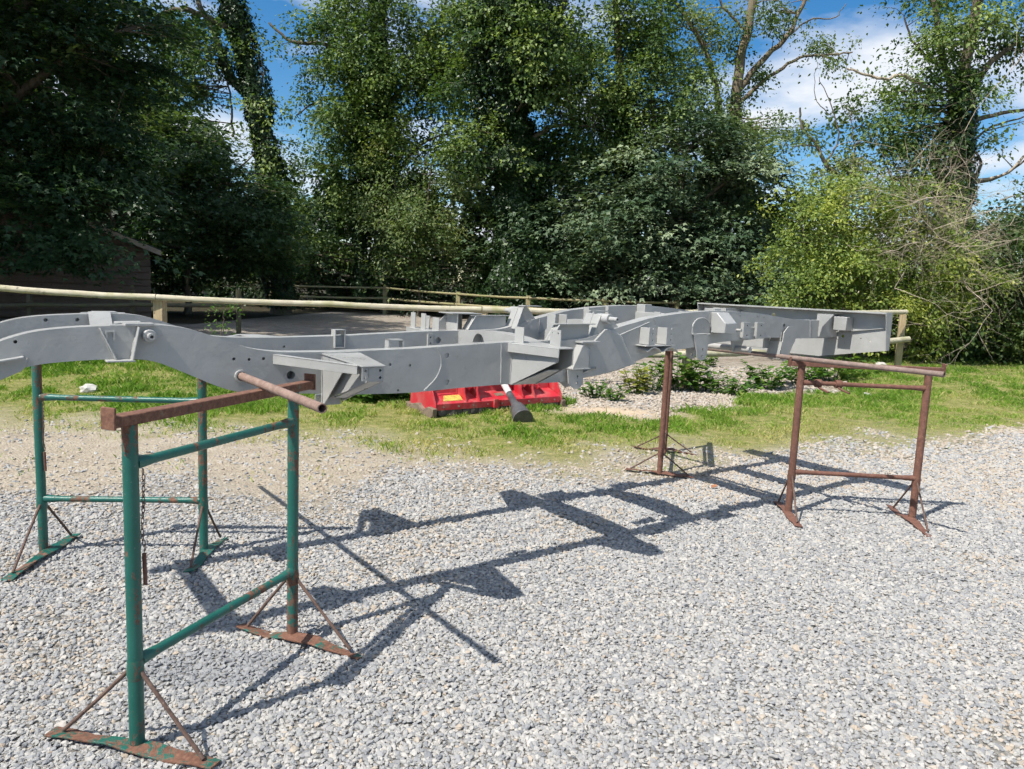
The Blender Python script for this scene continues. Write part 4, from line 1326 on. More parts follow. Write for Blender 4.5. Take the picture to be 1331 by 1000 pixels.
# ------------------------------------------------------------------ fences
def fence(label, posts, rails, pw, rr, pm, rm, round_posts=False, group=None, last=None):
    """posts: (base, top); rails: lists of points"""
    root = empty('post_and_rail_fence', posts[0][0])
    tag(root, label, 'fence', group)
    b0 = Vector(posts[0][0])
    f = lambda p: tuple(Vector(p) - b0)
    for b, t_ in posts:
        if last and b is posts[-1][0]: pw = last
        b, t_ = Vector(b), Vector(t_)
        if round_posts:
            MB(f).tube([b - Vector((0, 0, 0.15)), b.lerp(t_, 0.5), t_], [pw / 2 * 1.05, pw / 2, pw / 2 * 0.95], 12, wob=0.03).build('post', pm, root)
        else:
            MB(f).obox(b - Vector((0, 0, 0.15)), t_, pw, pw * 0.85, up=(0.15, 1, 0)).build('post', pm, root, bevel=0.008)
    for pts, r in rails:
        pts = [Vector(p) for p in pts]
        full, rad = [], []
        for i in range(len(pts) - 1):
            for k in range(6):
                s = k / 6
                full.append(pts[i].lerp(pts[i + 1], s) + Vector((0, 0, -0.02 * math.sin(math.pi * s) + random.uniform(-1, 1) * 0.004)))
                rad.append(r * random.uniform(0.95, 1.04))
        full.append(pts[-1]); rad.append(r)
        MB(f).tube(full, rad, 12, wob=0.02).build('rail', rm, root)
    return root


def G0(p): return (p.x, p.y, gz1(p.x, p.y))


p1, p2, p3, p4 = at(208, 391, 11.7), at(627, 405, 11.8), at(897, 412, 11.9), at(1174, 409, 13.9)
base = [G0(p) for p in (p1, p2, p3, p4)]
pl0 = at(-330, 353, 11.4)
rails = [([at(-330, 352, 11.35), at(0, 374.5, 11.5), at(203, 386.5, 11.6)], 0.050), ([at(204, 386.5, 11.6), at(430, 395, 11.7), at(626, 402.5, 11.75)], 0.048),
         ([at(627, 402.5, 11.75), at(900, 407, 11.8)], 0.05), ([at(900, 406, 11.8), at(1178, 406, 13.7)], 0.045),
         ([at(200, 437, 11.6), at(627, 452, 11.8)], 0.05), ([at(627, 452, 11.8), at(760, 458, 11.8), at(902, 460, 11.8)], 0.055), ([at(899, 460, 11.8), at(1010, 456, 12.6), at(1181, 441, 13.8)], 0.055)]
fence('pale weathered pole fence running behind the chassis', [(G0(pl0), tuple(pl0))] + [(b, tuple(p)) for b, p in zip(base, (p1, p2, p3, p4))], rails, 0.155, 0.055, MAT['post'], MAT['rail'], group='paddock fences', last=0.105)

pp = [(352, 368, 36), (501, 371.5, 34), (596, 379.5, 31), (687, 384.5, 29), (786, 388, 29), (880, 391, 29)]
posts = []
for x, y, Y in pp:
    t_ = at(x, y, Y)
    posts.append(((t_.x, t_.y, 0), tuple(t_)))
r1 = [at(x, y + 3, Y - 0.08) for x, y, Y in pp]
r2 = [at(x, y + 16.5 - 0.0 * i, Y - 0.08) for i, (x, y, Y) in enumerate(pp)]
rl = []
for i in range(len(pp) - 1):
    rl.append(([r1[i], r1[i + 1]], 0.045)); rl.append(([r2[i], r2[i + 1]], 0.05))
fence('far mossy two rail fence at the foot of the wood', posts, rl, 0.17, 0.05, MAT['darkwood'], MAT['darkwood'], group='paddock fences')
pp = [(-60, 380, 17), (38, 383, 17.5), (172, 378, 18), (310, 376, 19)]
posts = []
for x, y, Y in pp:
    t_ = at(x, y, Y)
    posts.append(((t_.x, t_.y, 0), tuple(t_)))
rl = []
for i in range(len(pp) - 1):
    a, b = pp[i], pp[i + 1]
    rl.append(([at(a[0], 396, a[2] - .1), at(b[0], 396.5, b[2] - .1)], 0.05))
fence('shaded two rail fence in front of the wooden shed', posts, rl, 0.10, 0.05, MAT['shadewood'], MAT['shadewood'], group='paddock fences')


# ------------------------------------------------------------------ shed
def shed():
    Y = 23.0
    er, ap = at(195, 322, Y), at(70, 267, Y)
    hw = er.x - ap.x
    xc = ap.x
    yaw = math.radians(27)
    root = empty('wooden_shed', (er.x - hw * math.cos(yaw), Y - hw * math.sin(yaw), 0), yaw)
    tag(root, 'dark brown boarded shed with a gable roof under the trees', 'shed')
    ez, az = er.z, ap.z
    D = 5.0
    MB().prism([(-hw + 0.03, 0.06, 0), (hw - 0.03, 0.06, 0), (hw - 0.03, 0.06, ez - 0.02), (0, 0.06, az - 0.05), (-hw + 0.03, 0.06, ez - 0.02)], (0, D, 0)).build('wall', MAT['plank'], root)
    bh = 0.2
    z = 0.05
    while z < az - 0.1:
        zt_ = min(z + bh - 0.022, az - 0.06)
        def half(zz): return hw if zz <= ez else hw * max(0.02, (az - zz) / (az - ez))
        a, b = half(z), half(zt_)
        j = random.uniform(-0.004, 0.004)
        MB().prism([(-a, -0.012 + j, z), (a, -0.012 + j, z), (b, 0.030 + j, zt_), (-b, 0.030 + j, zt_)], (0, 0.022, 0)).build('board', MAT['plank'], root)
        z += bh
    for s in (-1, 1):
        rf = MB().prism([(0, -0.28, az + 0.02), (s * (hw + 0.3), -0.28, ez - 0.3 * (az - ez) / hw + 0.02), (s * (hw + 0.3), -0.28, ez - 0.3 * (az - ez) / hw + 0.06), (0, -0.28, az + 0.06)], (0, D + 0.5, 0)).build('roof', MAT['felt'], root)
        MB().prism([(0, -0.3, az - 0.12), (s * (hw + 0.3), -0.3, ez - 0.3 * (az - ez) / hw - 0.12), (s * (hw + 0.3), -0.3, ez - 0.3 * (az - ez) / hw + 0.03), (0, -0.3, az + 0.03)], (0, -0.022, 0)).build('barge_board', MAT['barge'], rf)


shed()


# ------------------------------------------------------------------ trees
KITE = (np.array([(0, 0, 0), (0.42, -0.30, 0.06), (1, 0, -0.04), (0.42, 0.30, 0.06)]), np.array([(0, 1, 2), (0, 2, 3)]))
IVYL = (np.array([(0, 0, 0), (0.25, -0.42, 0.05), (1, 0, -0.05), (0.25, 0.42, 0.05)]), np.array([(0, 1, 2), (0, 2, 3)]))
MAPLE = (np.array([(0, 0, 0), (0.34, -0.52, -0.03), (0.5, -0.17, 0.07), (1.0, 0, -0.07), (0.5, 0.17, 0.07), (0.34, 0.52, -0.03)]),
         np.array([(0, 1, 2), (0, 2, 3), (0, 3, 4), (0, 4, 5)]))


def unit(a):
    return a / np.maximum(np.linalg.norm(a, axis=1, keepdims=True), 1e-9)


def leaf_arrays(pos, direc, nrm, size, shape):
    T, Fc = shape
    d = unit(direc)
    n = nrm - d * np.sum(nrm * d, 1, keepdims=True)
    n = unit(n)
    s = np.cross(n, d)
    V = (pos[:, None, :] + size[:, None, None] * (T[None, :, 0:1] * d[:, None, :] + T[None, :, 1:2] * s[:, None, :] + T[None, :, 2:3] * n[:, None, :]))
    k = len(T)
    Fx = (np.arange(len(pos)) * k)[:, None, None] + Fc[None]
    return V.reshape(-1, 3), Fx.reshape(-1, 3), k


def spray_leaves(blobs, per, leaf, kind, seed=0, mult=1.5, shrink=0.80, rag=(0.72, 1.22)):
    """blobs: (centre, radii, sprays).  Leaves grow in separate clumps with gaps between them."""
    rng = np.random.default_rng(seed)
    PP, DD, NN, SS, TT, subs = [], [], [], [], [], []
    lay = kind == 'layer'
    K = 60 if lay else 46
    big = min(1.5, max(0.40, leaf / 0.17))
    for c, r, n in blobs:
        c, r = np.array(c), np.array(r)
        NL = int(n * per * mult)
        m = max(3, NL // K)
        nb = max(2, m // 7)
        # boughs: uneven outline, nothing near the middle
        qb = unit(rng.normal(size=(nb, 3)))
        qb = qb * (rng.random((nb, 1)) ** 0.35) * rng.uniform(rag[0], rag[1], (nb, 1))
        bc = c + qb * r
        brad = rng.lognormal(0, 0.3, nb) * (0.85 if lay else 0.72) * big
        btint = rng.normal(0, 0.19, nb)  # bough tints vary widely, standing for sunlit patches too
        kb = rng.integers(0, nb, m)
        qo = rng.normal(size=(m, 3)) * np.array([0.62, 0.62, 0.24 if lay else 0.5])
        ob = unit(qb[kb] * np.array([1, 1, 0.6]) + 1e-6)
        qo[:, 2] -= 0.35 * (qo[:, 0] * ob[:, 0] + qo[:, 1] * ob[:, 1])
        sc = bc[kb] + qo * brad[kb][:, None]
        subs.append(sc)
        ow = unit(ob + 0.5 * qo)
        k = rng.integers(0, m, NL)
        rad = (rng.lognormal(0, 0.28, m) * (0.42 if lay else 0.36) * big)[k]
        o = rng.normal(size=(NL, 3)) * 0.75
        o[:, 2] *= 0.26 if lay else 0.6
        outw = ow[k]
        sag = (o[:, 0] * outw[:, 0] + o[:, 1] * outw[:, 1])
        o[:, 2] -= 0.42 * sag + 0.10 * (o[:, 0] ** 2 + o[:, 1] ** 2)
        p = sc[k] + o * rad[:, None]
        if lay:
            ld = o * np.array([1, 1, 0.2]) + outw * 0.6 + np.array([0, 0, -0.35]) + rng.normal(size=(NL, 3)) * 0.35
            ln = np.array([0, 0, 1.0]) + outw * 0.5 + rng.normal(size=(NL, 3)) * 0.30
        else:
            ld = o * 0.6 + outw * 0.4 + np.array([0, 0, -0.35]) + rng.normal(size=(NL, 3)) * 0.55
            ln = np.array([0, 0, 0.9]) + outw * 0.45 + rng.normal(size=(NL, 3)) * 0.45
        PP.append(p); DD.append(ld); NN.append(ln)
        SS.append(leaf * shrink * rng.uniform(0.45, 1.5, NL))
        TT.append(0.47 + btint[kb][k] + rng.normal(0, 0.12, m)[k] + rng.normal(0, 0.13, NL) + 0.12 * np.clip(qb[kb][k][:, 2], -1, 1))  # upper boughs tinted lighter, as though lit from above
    return np.concatenate(PP), np.concatenate(DD), np.concatenate(NN), np.concatenate(SS), np.clip(np.concatenate(TT), 0, 1), np.concatenate(subs)


def limb_path(pts, jit=0.12, seg=5, rng=random):
    pts = [Vector(p) for p in pts]
    out = []
    for i in range(len(pts) - 1):
        a = pts[max(i - 1, 0)]; b, c = pts[i], pts[i + 1]; e = pts[min(i + 2, len(pts) - 1)]
        for k in range(seg):
            s = k / seg
            p = 0.5 * ((2 * b) + (c - a) * s + (2 * a - 5 * b + 4 * c - e) * s * s + (3 * b - a - 3 * c + e) * s ** 3)
            out.append(p + Vector((rng.uniform(-jit, jit), rng.uniform(-jit, jit), rng.uniform(-jit, jit) * 0.5)) * (0.4 if i == 0 and k == 0 else 1))
    out.append(pts[-1])
    return out


LEAFTRI = [0]


def tree(name, label, Y, limbs, blobs, leafmat, leaf, per, kind='airy', shape=KITE, bark='bark', group='trees of the wood', seed=1, ivy=None, cat='tree', twigs=True, mult=1.5, dead=None, rag=(0.72, 1.22)):
    """limbs: [(pts[(px,py[,dY])], r0, r1)], blobs: (px, py, rx, ry, dY, ry_depth, sprays) in picture units at distance Y"""
    random.seed(seed * 13 + 5)
    b = at(limbs[0][0][0][0], 400, Y)
    root = empty(name, (b.x, Y, 0))
    tag(root, label, cat, group)
    base = Vector((b.x, Y, 0))
    f = lambda p: tuple(Vector(p) - base)
    tm = MB(f)
    nodes = []
    main_paths = []
    for i, (pts, r0, r1) in enumerate(limbs):
        w = []
        for p in pts:
            dy = p[2] if len(p) > 2 else 0
            q = at(p[0], p[1], Y + dy)
            w.append(q)
        if i == 0:
            w[0] = Vector((w[0].x, w[0].y, -0.2))
        path = limb_path(w, 0.035 * (Y / 20))
        n = len(path)
        rad = [r0 + (r1 - r0) * (k / (n - 1)) ** 0.8 for k in range(n)]
        if i == 0:
            rad[0] *= 1.5
            if n > 2: rad[1] *= 1.15
        tm.tube(path, rad, 10 if r0 > 0.15 else 7, wob=0.06)
        nodes += [(p, r) for p, r in zip(path, rad)]
        main_paths.append((path, rad))
    W = []
    for bl in blobs:
        px, py, rx, ry, dY, rd, n = bl
        c = at(px, py, Y + dY)
        k = (Y + dY) / FPX
        W.append(((c.x, c.y, c.z), (rx * k, rd * (1.25 if leafmat == 'syc' else 1.0), ry * k), n))
    if W:
        P, D, N, S, T, subs = spray_leaves(W, per, leaf, kind, seed=seed, mult=mult, rag=rag)
        keep = P[:, 2] > 0.05
        P, D, N, S, T = P[keep], D[keep], N[keep], S[keep], T[keep]
        V, Fx, k = leaf_arrays(P - np.array(base), D, N, S, shape)
        LEAFTRI[0] += len(Fx)
        fast_mesh('crown', V, Fx, MAT[leafmat], root, {'tint': np.repeat(T, k)})
        if twigs:
            arr = np.array([tuple(p) for p, r in nodes])
            sel = subs if len(subs) < 160 else subs[np.random.default_rng(seed).permutation(len(subs))[:160]]
            for s in sel:
                dd = np.linalg.norm(arr - s, axis=1) + np.maximum(0, arr[:, 2] - s[2]) * 0.8
                kk = int(np.argmin(dd))
                p0, rr = nodes[kk]
                s = Vector(s)
                L_ = (s - p0).length
                if L_ < 0.15 or L_ > 6: continue
                m1 = p0.lerp(s, 0.45) + Vector((random.uniform(-.12, .12), random.uniform(-.12, .12), random.uniform(-.02, .16))) * L_ * 0.6
                r_ = min(rr * 0.6, 0.012 + 0.012 * L_)
                tm.tube([p0, m1, s], [r_, r_ * 0.65, 0.006], 5, caps=False)
    tm.build('trunk', MAT[bark], root, angle=80)
    if ivy:
        ip, idr, inn, isz = [], [], [], []
        rng = np.random.default_rng(seed + 99)
        for li, s0, s1, extra, dens in ivy:
            path, rad = main_paths[li]
            n = len(path)
            for k in range(int(s0 * (n - 1)), max(int(s1 * (n - 1)), 1)):
                a, c = np.array(path[k]), np.array(path[k + 1])
                seg = np.linalg.norm(c - a)
                m = int(dens * seg * 1.5)
                t_ = rng.random((m, 1))
                ctr = a + (c - a) * t_
                th = rng.uniform(0, 6.28, m)
                o_ = np.stack([np.cos(th), np.sin(th), np.zeros(m)], 1)
                lump = np.clip(3.0 * fbm(th * 1.1 + 3, ctr[:, 2], 2.0, seed) - 0.85, 0.05, 1.9)
                rr = rad[k] + extra * lump * rng.uniform(0.55, 1.12, m)
                ip.append(ctr + o_ * rr[:, None])
                idr.append(np.array([0, 0, -0.8]) + o_ * 0.35 + rng.normal(size=(m, 3)) * 0.45)
                inn.append(o_ + np.array([0, 0, 0.45]) + rng.normal(size=(m, 3)) * 0.4)
                isz.append(rng.uniform(0.08, 0.155, m))
        ip, idr, inn, isz = map(np.concatenate, (ip, idr, inn, isz))
        V, Fx, k = leaf_arrays(ip - np.array(base), idr, inn, isz, IVYL)
        LEAFTRI[0] += len(Fx)
        fast_mesh('ivy', V, Fx, MAT['ivy'], root, {'tint': np.repeat(np.clip(rng.normal(0.42, 0.22, len(ip)), 0, 1), k)})
    if dead:
        for pts, r0, r1 in dead:
            w = [at(p[0], p[1], Y + (p[2] if len(p) > 2 else 0)) for p in pts]
            path = limb_path(w, 0.05)
            n = len(path)
            MB(f).tube(path, [r0 + (r1 - r0) * k / (n - 1) for k in range(n)], 7, wob=0.08).build('dead_branch', MAT['dead'], root, angle=80)
    return root


# big dark sycamore at the left edge
tree('sycamore_tree', 'huge dark sycamore spreading over the shed at the left', 20.5,
     [([(-75, 400), (-60, 200), (-45, 50), (-30, -200)], 0.45, 0.2), ([(-60, 200), (30, 120), (110, 60), (160, 40)], 0.16, 0.05), ([(-55, 260), (20, 230), (100, 240), (150, 290)], 0.12, 0.03), ([(-45, 60), (40, 0), (120, -80)], 0.18, 0.05)],
     [(40, 60, 130, 90, 0, 2.6, 700), (20, 190, 120, 70, -0.5, 2.2, 600), (110, 130, 95, 70, 0, 2.2, 480), (60, 270, 85, 36, -1.2, 1.5, 260), (100, 320, 55, 26, -1.8, 1.0, 120), (120, 215, 90, 50, -0.5, 1.8, 340), (0, 320, 60, 22, -1.5, 1.0, 110), (150, 40, 90, 50, 1, 2.0, 260), (20, -90, 190, 110, 0, 3.5, 650), (-120, 100, 110, 160, 0, 3.0, 500)],
     'sycdark', 0.19, 9, 'layer', MAPLE, seed=3)
tree('maple_tree', 'dark maple with drooping layered leaves between shed and leaning ivy trunk', 27,
     [([(243, 385), (246, 340), (255, 270), (262, 190)], 0.13, 0.06), ([(255, 270), (300, 230), (330, 200)], 0.07, 0.02), ([(255, 260), (215, 210), (190, 180)], 0.07, 0.02)],
     [(230, 210, 75, 55, 0, 2.2, 420), (275, 270, 80, 60, -0.6, 2.2, 520), (220, 290, 70, 45, -0.6, 1.8, 320), (300, 330, 70, 35, -0.8, 1.6, 260), (190, 160, 60, 50, 0.5, 2.0, 250), (340, 300, 50, 50, 0, 1.8, 240), (250, 350, 60, 22, 0.2, 1.2, 110)],
     'sycdark', 0.2, 8, 'layer', MAPLE, seed=4)
tree('leaning_tree', 'leaning ivy clad tree with bare twigs against the blue gap', 30,
     [([(366, 395), (360, 300), (347, 215), (330, 130), (314, 60), (296, -20), (280, -110)], 0.36, 0.2), ([(330, 128), (300, 100), (285, 60), (262, 10), (230, -50)], 0.17, 0.08),
      ([(310, 45), (270, 22), (235, 12), (200, 20), (160, 5)], 0.14, 0.05), ([(343, 190), (335, 150), (342, 100), (340, 70)], 0.06, 0.015), ([(342, 105), (328, 60), (318, 30)], 0.03, 0.01), ([(262, 10), (240, 60), (215, 60)], 0.05, 0.02), ([(303, 178), (300, 130), (295, 95)], 0.05, 0.03)],
     [(215, 30, 70, 34, 0, 1.6, 240), (270, 60, 50, 36, -0.5, 1.4, 130), (230, 110, 60, 45, 0.8, 1.6, 220), (290, 10, 40, 20, 0, 1.2, 70), (180, 90, 50, 40, 1, 1.5, 160), (220, -75, 130, 50, 0, 2.5, 200), (352, 195, 20, 28, -0.4, 0.6, 55), (337, 120, 14, 24, -0.4, 0.5, 36), (356, 262, 26, 30, -0.5, 0.7, 70), (362, 320, 30, 32, -0.5, 0.8, 80), (318, 70, 12, 18, -0.3, 0.4, 22)],
     'ash', 0.17, 9, 'airy', KITE, seed=5, ivy=[(0, 0.05, 0.95, 0.42, 850), (1, 0.0, 0.5, 0.2, 300)])
tree('ash_tree', 'tall ash with ivy stems behind the far fence left of centre', 36.5,
     [([(508, 395), (505, 330), (497, 240), (493, 130), (490, 20), (488, -120)], 0.42, 0.22), ([(470, 396), (470, 300), (468, 200), (458, 110), (448, 30)], 0.22, 0.1), ([(497, 200), (470, 110), (430, 60), (380, 55), (350, 30)], 0.16, 0.05), ([(494, 150), (540, 90), (570, 30)], 0.15, 0.05), ([(460, 130), (420, 130), (385, 150)], 0.08, 0.03), ([(500, 250), (545, 190), (600, 170)], 0.1, 0.03)],
     [(425, 40, 45, 40, -0.5, 2.2, 200), (450, 20, 50, 40, 0, 2.2, 200), (540, 50, 60, 50, -0.8, 2.4, 330), (500, 100, 60, 40, -1.0, 2.2, 240), (432, 125, 42, 36, 0, 2.0, 150), (560, 120, 45, 40, -0.5, 2.0, 190), (425, 210, 40, 36, 0.5, 2.0, 150), (470, 190, 45, 40, -0.8, 2.0, 170), (440, 260, 60, 40, 0.5, 2.0, 220), (600, 60, 40, 60, 0, 2.0, 180), (575, 85, 62, 42, 0.8, 2.2, 260), (560, 175, 58, 34, 0.8, 2.0, 190), (455, 95, 46, 36, 0.8, 2.0, 170), (450, 160, 46, 30, -1.2, 1.2, 130), (488, 150, 26, 34, -1.7, 0.7, 90), (470, 60, 34, 30, -1.8, 0.8, 110), (515, 190, 26, 26, -1.5, 0.7, 60), (520, -70, 160, 50, 0, 3.5, 300), (380, 330, 30, 50, 0.5, 1.5, 140), (430, 330, 50, 45, 0.8, 1.5, 200)],
     'ash', 0.19, 10, 'airy', KITE, seed=6, mult=2.0, ivy=[(0, 0.06, 0.85, 0.45, 900), (1, 0.0, 0.7, 0.32, 600)])
tree('ash_sapling', 'bushy pale green ash sapling in front of the ivy stems', 34.2,
     [([(545, 395), (548, 330), (555, 260), (560, 215)], 0.09, 0.03), ([(552, 300), (590, 260)], 0.04, 0.015), ([(550, 320), (515, 270)], 0.04, 0.015)],
     [(545, 270, 55, 45, 0, 1.8, 300), (590, 230, 40, 35, 0.3, 1.5, 170), (510, 240, 35, 35, 0.3, 1.5, 120), (575, 320, 48, 40, -0.3, 1.5, 230), (530, 340, 35, 32, -0.2, 1.2, 120), (520, 300, 35, 30, 0, 1.3, 120)],
     'ashlight', 0.17, 10, 'airy', KITE, seed=7)
tree('ivy_tree', 'thick trunk wholly wrapped in dark ivy at the centre', 32,
     [([(665, 396), (664, 320), (666, 230), (668, 130), (668, 40), (666, -100)], 0.55, 0.35), ([(668, 120), (705, 60), (730, 10), (745, -40)], 0.22, 0.1), ([(667, 100), (630, 50), (610, -20)], 0.2, 0.1), ([(668, 200), (720, 165), (770, 165)], 0.12, 0.04)],
     [(650, 25, 60, 40, -0.5, 2.4, 280), (720, 30, 45, 40, -0.5, 2.2, 230), (700, 90, 50, 35, -1.2, 2.0, 180), (610, 110, 40, 40, 0, 1.8, 130), (740, 110, 36, 30, 0, 1.8, 110), (640, 190, 28, 26, -1.0, 1.2, 60), (755, 150, 50, 40, 0.8, 2.0, 190), (755, 80, 34, 30, 0.5, 1.6, 90), (700, 60, 40, 34, -2.0, 0.9, 130), (680, -60, 130, 40, 0, 3.0, 240), (740, 200, 40, 40, 0.6, 1.8, 160), (600, 170, 36, 40, 0.5, 1.6, 110)],
     'ash', 0.19, 10, 'airy', KITE, seed=8, mult=2.0, ivy=[(0, 0.02, 0.92, 1.35, 3600), (1, 0.0, 0.5, 0.5, 900), (2, 0.0, 0.4, 0.5, 700)])
tree('ash_tree', 'slim bright leaved ash standing between the ivy trunk and open crown', 33,
     [([(815, 396), (818, 300), (815, 200), (808, 120), (800, 20), (796, -60)], 0.26, 0.1), ([(815, 190), (845, 130), (860, 70), (858, 0)], 0.12, 0.05), ([(812, 160), (790, 120), (775, 90)], 0.07, 0.02)],
     [(800, 40, 26, 45, 0, 1.6, 170), (840, 60, 40, 45, -0.4, 1.8, 260), (810, 110, 34, 34, -0.3, 1.5, 150), (870, 110, 44, 36, 0, 1.8, 230), (850, 10, 40, 30, 0.4, 1.6, 150), (790, 170, 36, 30, 0.3, 1.5, 140), (850, 160, 50, 34, 0.3, 1.6, 220), (780, 230, 45, 40, 0.5, 1.6, 170)],
     'ash', 0.18, 10, 'airy', KITE, seed=9, mult=2.0, ivy=[(0, 0.0, 0.6, 0.35, 600)])
tree('sycamore_tree', 'broad dense sycamore with sunlit grey green leaves right of centre', 31.5,
     [([(880, 396), (880, 330), (884, 260), (890, 200)], 0.28, 0.1), ([(880, 320), (820, 270), (770, 250)], 0.12, 0.03), ([(882, 290), (940, 240), (985, 220)], 0.12, 0.03), ([(880, 340), (950, 330), (990, 330)], 0.08, 0.02), ([(880, 345), (800, 340), (750, 340)], 0.08, 0.02)],
     [(880, 230, 90, 45, 0, 2.0, 470), (800, 260, 60, 40, -0.3, 1.8, 290), (950, 230, 65, 40, -0.2, 1.8, 330), (850, 300, 80, 45, -0.9, 1.8, 430), (940, 300, 70, 50, -0.9, 1.8, 420), (760, 320, 55, 40, -0.4, 1.6, 250), (820, 355, 70, 30, -1.2, 1.4, 250), (910, 360, 75, 28, -1.2, 1.4, 260), (975, 350, 45, 36, -1.0, 1.3, 180), (720, 300, 35, 36, 0.4, 1.4, 120), (900, 190, 60, 22, 0.4, 1.5, 160), (975, 200, 36, 22, 0.2, 1.3, 100), (725, 360, 45, 28, -0.4, 1.3, 140)],
     'syc', 0.24, 9, 'layer', MAPLE, seed=10, mult=1.35)
tree('ash_tree', 'tall open ash with sunlit bare limbs in the gap of sky', 35,
     [([(940, 396), (945, 250), (952, 170), (960, 90), (975, 20), (985, -60)], 0.34, 0.16), ([(925, 300), (935, 190), (930, 110), (915, 60), (890, 20), (870, -10)], 0.2, 0.06), ([(958, 120), (990, 80), (1025, 45), (1045, 0), (1060, -30)], 0.16, 0.06), ([(955, 140), (1000, 100), (1040, 75), (1075, 72), (1108, 68)], 0.11, 0.03), ([(1015, 55), (1050, 28), (1085, 22), (1100, 5)], 0.05, 0.015), ([(948, 200), (915, 140), (900, 100)], 0.1, 0.04), ([(970, 40), (940, 10), (925, -20)], 0.08, 0.03), ([(932, 150), (905, 165), (880, 150)], 0.05, 0.02)],
     [(930, 60, 36, 30, 0, 1.6, 95), (900, 30, 40, 30, 0, 1.6, 120), (985, 40, 30, 26, 0, 1.4, 60), (1070, 64, 36, 14, 0, 0.9, 75), (920, 120, 42, 28, -0.3, 1.5, 140), (975, 110, 26, 24, 0, 1.2, 60), (955, 160, 45, 22, -0.3, 1.4, 120), (1010, 160, 26, 22, 0, 1.2, 60), (890, 90, 30, 30, 0.2, 1.4, 100), (1000, 10, 50, 20, 0, 1.5, 60)],
     'ashlight', 0.17, 9, 'airy', KITE, 'barkpale', seed=11, ivy=[(0, 0.25, 0.55, 0.14, 160)])
tree('crooked_tree', 'small crooked half dead tree between the open ash and the bush', 26,
     [([(1100, 430), (1098, 260), (1075, 215), (1058, 185), (1042, 165), (1040, 140)], 0.1, 0.03), ([(1072, 212), (1090, 180), (1080, 140), (1065, 100)], 0.04, 0.01), ([(1060, 190), (1035, 190), (1025, 200)], 0.03, 0.01), ([(1098, 250), (1110, 200), (1105, 150)], 0.05, 0.012), ([(1080, 150), (1060, 125), (1062, 80)], 0.02, 0.006)],
     [(1110, 150, 22, 30, 0, 0.8, 55), (1040, 165, 22, 14, 0, 0.6, 28), (1090, 200, 30, 24, 0, 0.9, 60), (1140, 180, 30, 26, 0.2, 0.9, 60), (1110, 240, 40, 24, 0, 0.9, 110), (1070, 250, 26, 20, 0, 0.8, 60)],
     'ashlight', 0.16, 8, 'airy', KITE, 'bark', seed=12)
tree('ivy_tree', 'ivy clad ash with spreading bare limbs at the right edge', 24,
     [([(1242, 470), (1242, 300), (1243, 200), (1250, 120), (1262, 50), (1285, -60)], 0.26, 0.14), ([(1246, 150), (1225, 70), (1215, 0), (1205, -40)], 0.12, 0.06), ([(1250, 130), (1290, 80), (1331, 50), (1380, 30)], 0.12, 0.05), ([(1246, 165), (1290, 150), (1345, 140)], 0.1, 0.04), ([(1243, 200), (1290, 165), (1340, 150)], 0.05, 0.02), ([(1230, 90), (1190, 60), (1175, 20)], 0.06, 0.02), ([(1262, 240), (1275, 215), (1262, 190)], 0.07, 0.03), ([(1262, 240), (1310, 225), (1345, 195)], 0.06, 0.025)],
     [(1190, 120, 40, 30, 0, 1.3, 170), (1215, 50, 40, 40, 0, 1.4, 190), (1270, 30, 50, 36, 0, 1.4, 170), (1200, 190, 44, 36, -0.2, 1.3, 210), (1245, 130, 40, 36, -0.6, 1.1, 170), (1310, 60, 36, 30, 0, 1.2, 90), (1165, 170, 26, 30, 0.2, 0.9, 80), (1180, 240, 50, 26, 0.3, 1.2, 180), (1300, 190, 26, 16, 0, 0.8, 30), (1250, -30, 90, 26, 0, 2, 140)],
     'ash', 0.14, 9, 'airy', KITE, 'bark', seed=13, ivy=[(0, 0.2, 0.68, 0.27, 1000)],
     dead=[([(1215, 118), (1190, 106), (1170, 98), (1150, 103), (1125, 96), (1101, 89)], 0.07, 0.03), ([(1262, 235), (1300, 228), (1331, 205), (1350, 195)], 0.05, 0.03), ([(1300, 260), (1320, 255), (1340, 262)], 0.03, 0.01)])
tree('hawthorn_bush', 'bright yellow green hawthorn bush beside the rear of the chassis', 16.5,
     [([(1110, 482), (1105, 420), (1100, 350), (1095, 300)], 0.09, 0.03), ([(1105, 400), (1060, 340), (1040, 290)], 0.05, 0.015), ([(1105, 400), (1160, 340), (1180, 300)], 0.05, 0.015), ([(1100, 370), (1110, 300), (1120, 260)], 0.04, 0.012)],
     [(1110, 285, 50, 34, 0, 1.0, 240), (1060, 315, 40, 40, -0.2, 0.9, 210), (1165, 300, 48, 36, -0.2, 1.0, 200), (1095, 350, 60, 40, -0.6, 1.0, 330), (1180, 355, 60, 40, -0.5, 1.0, 270), (1040, 370, 38, 38, -0.4, 0.9, 180), (1120, 405, 80, 36, -0.7, 0.9, 320), (1190, 420, 60, 36, -0.6, 0.8, 220), (1035, 410, 34, 30, 0, 0.8, 110), (1062, 250, 12, 26, 0, 0.35, 40), (1215, 290, 36, 30, 0, 0.8, 90), (1230, 345, 45, 40, -0.2, 0.9, 150), (1225, 400, 40, 34, -0.3, 0.8, 130), (1175, 262, 26, 20, 0, 0.6, 60), (1105, 240, 14, 20, 0, 0.35, 36), (1015, 335, 14, 24, 0, 0.4, 40), (1140, 255, 14, 18, 0, 0.35, 34), (1020, 290, 12, 18, 0, 0.35, 26)],
     'hawthorn', 0.085, 14, 'airy', KITE, 'bark', mult=1.35, rag=(0.62, 1.45), cat='bush', group='bushes at the edge of the wood', seed=14)


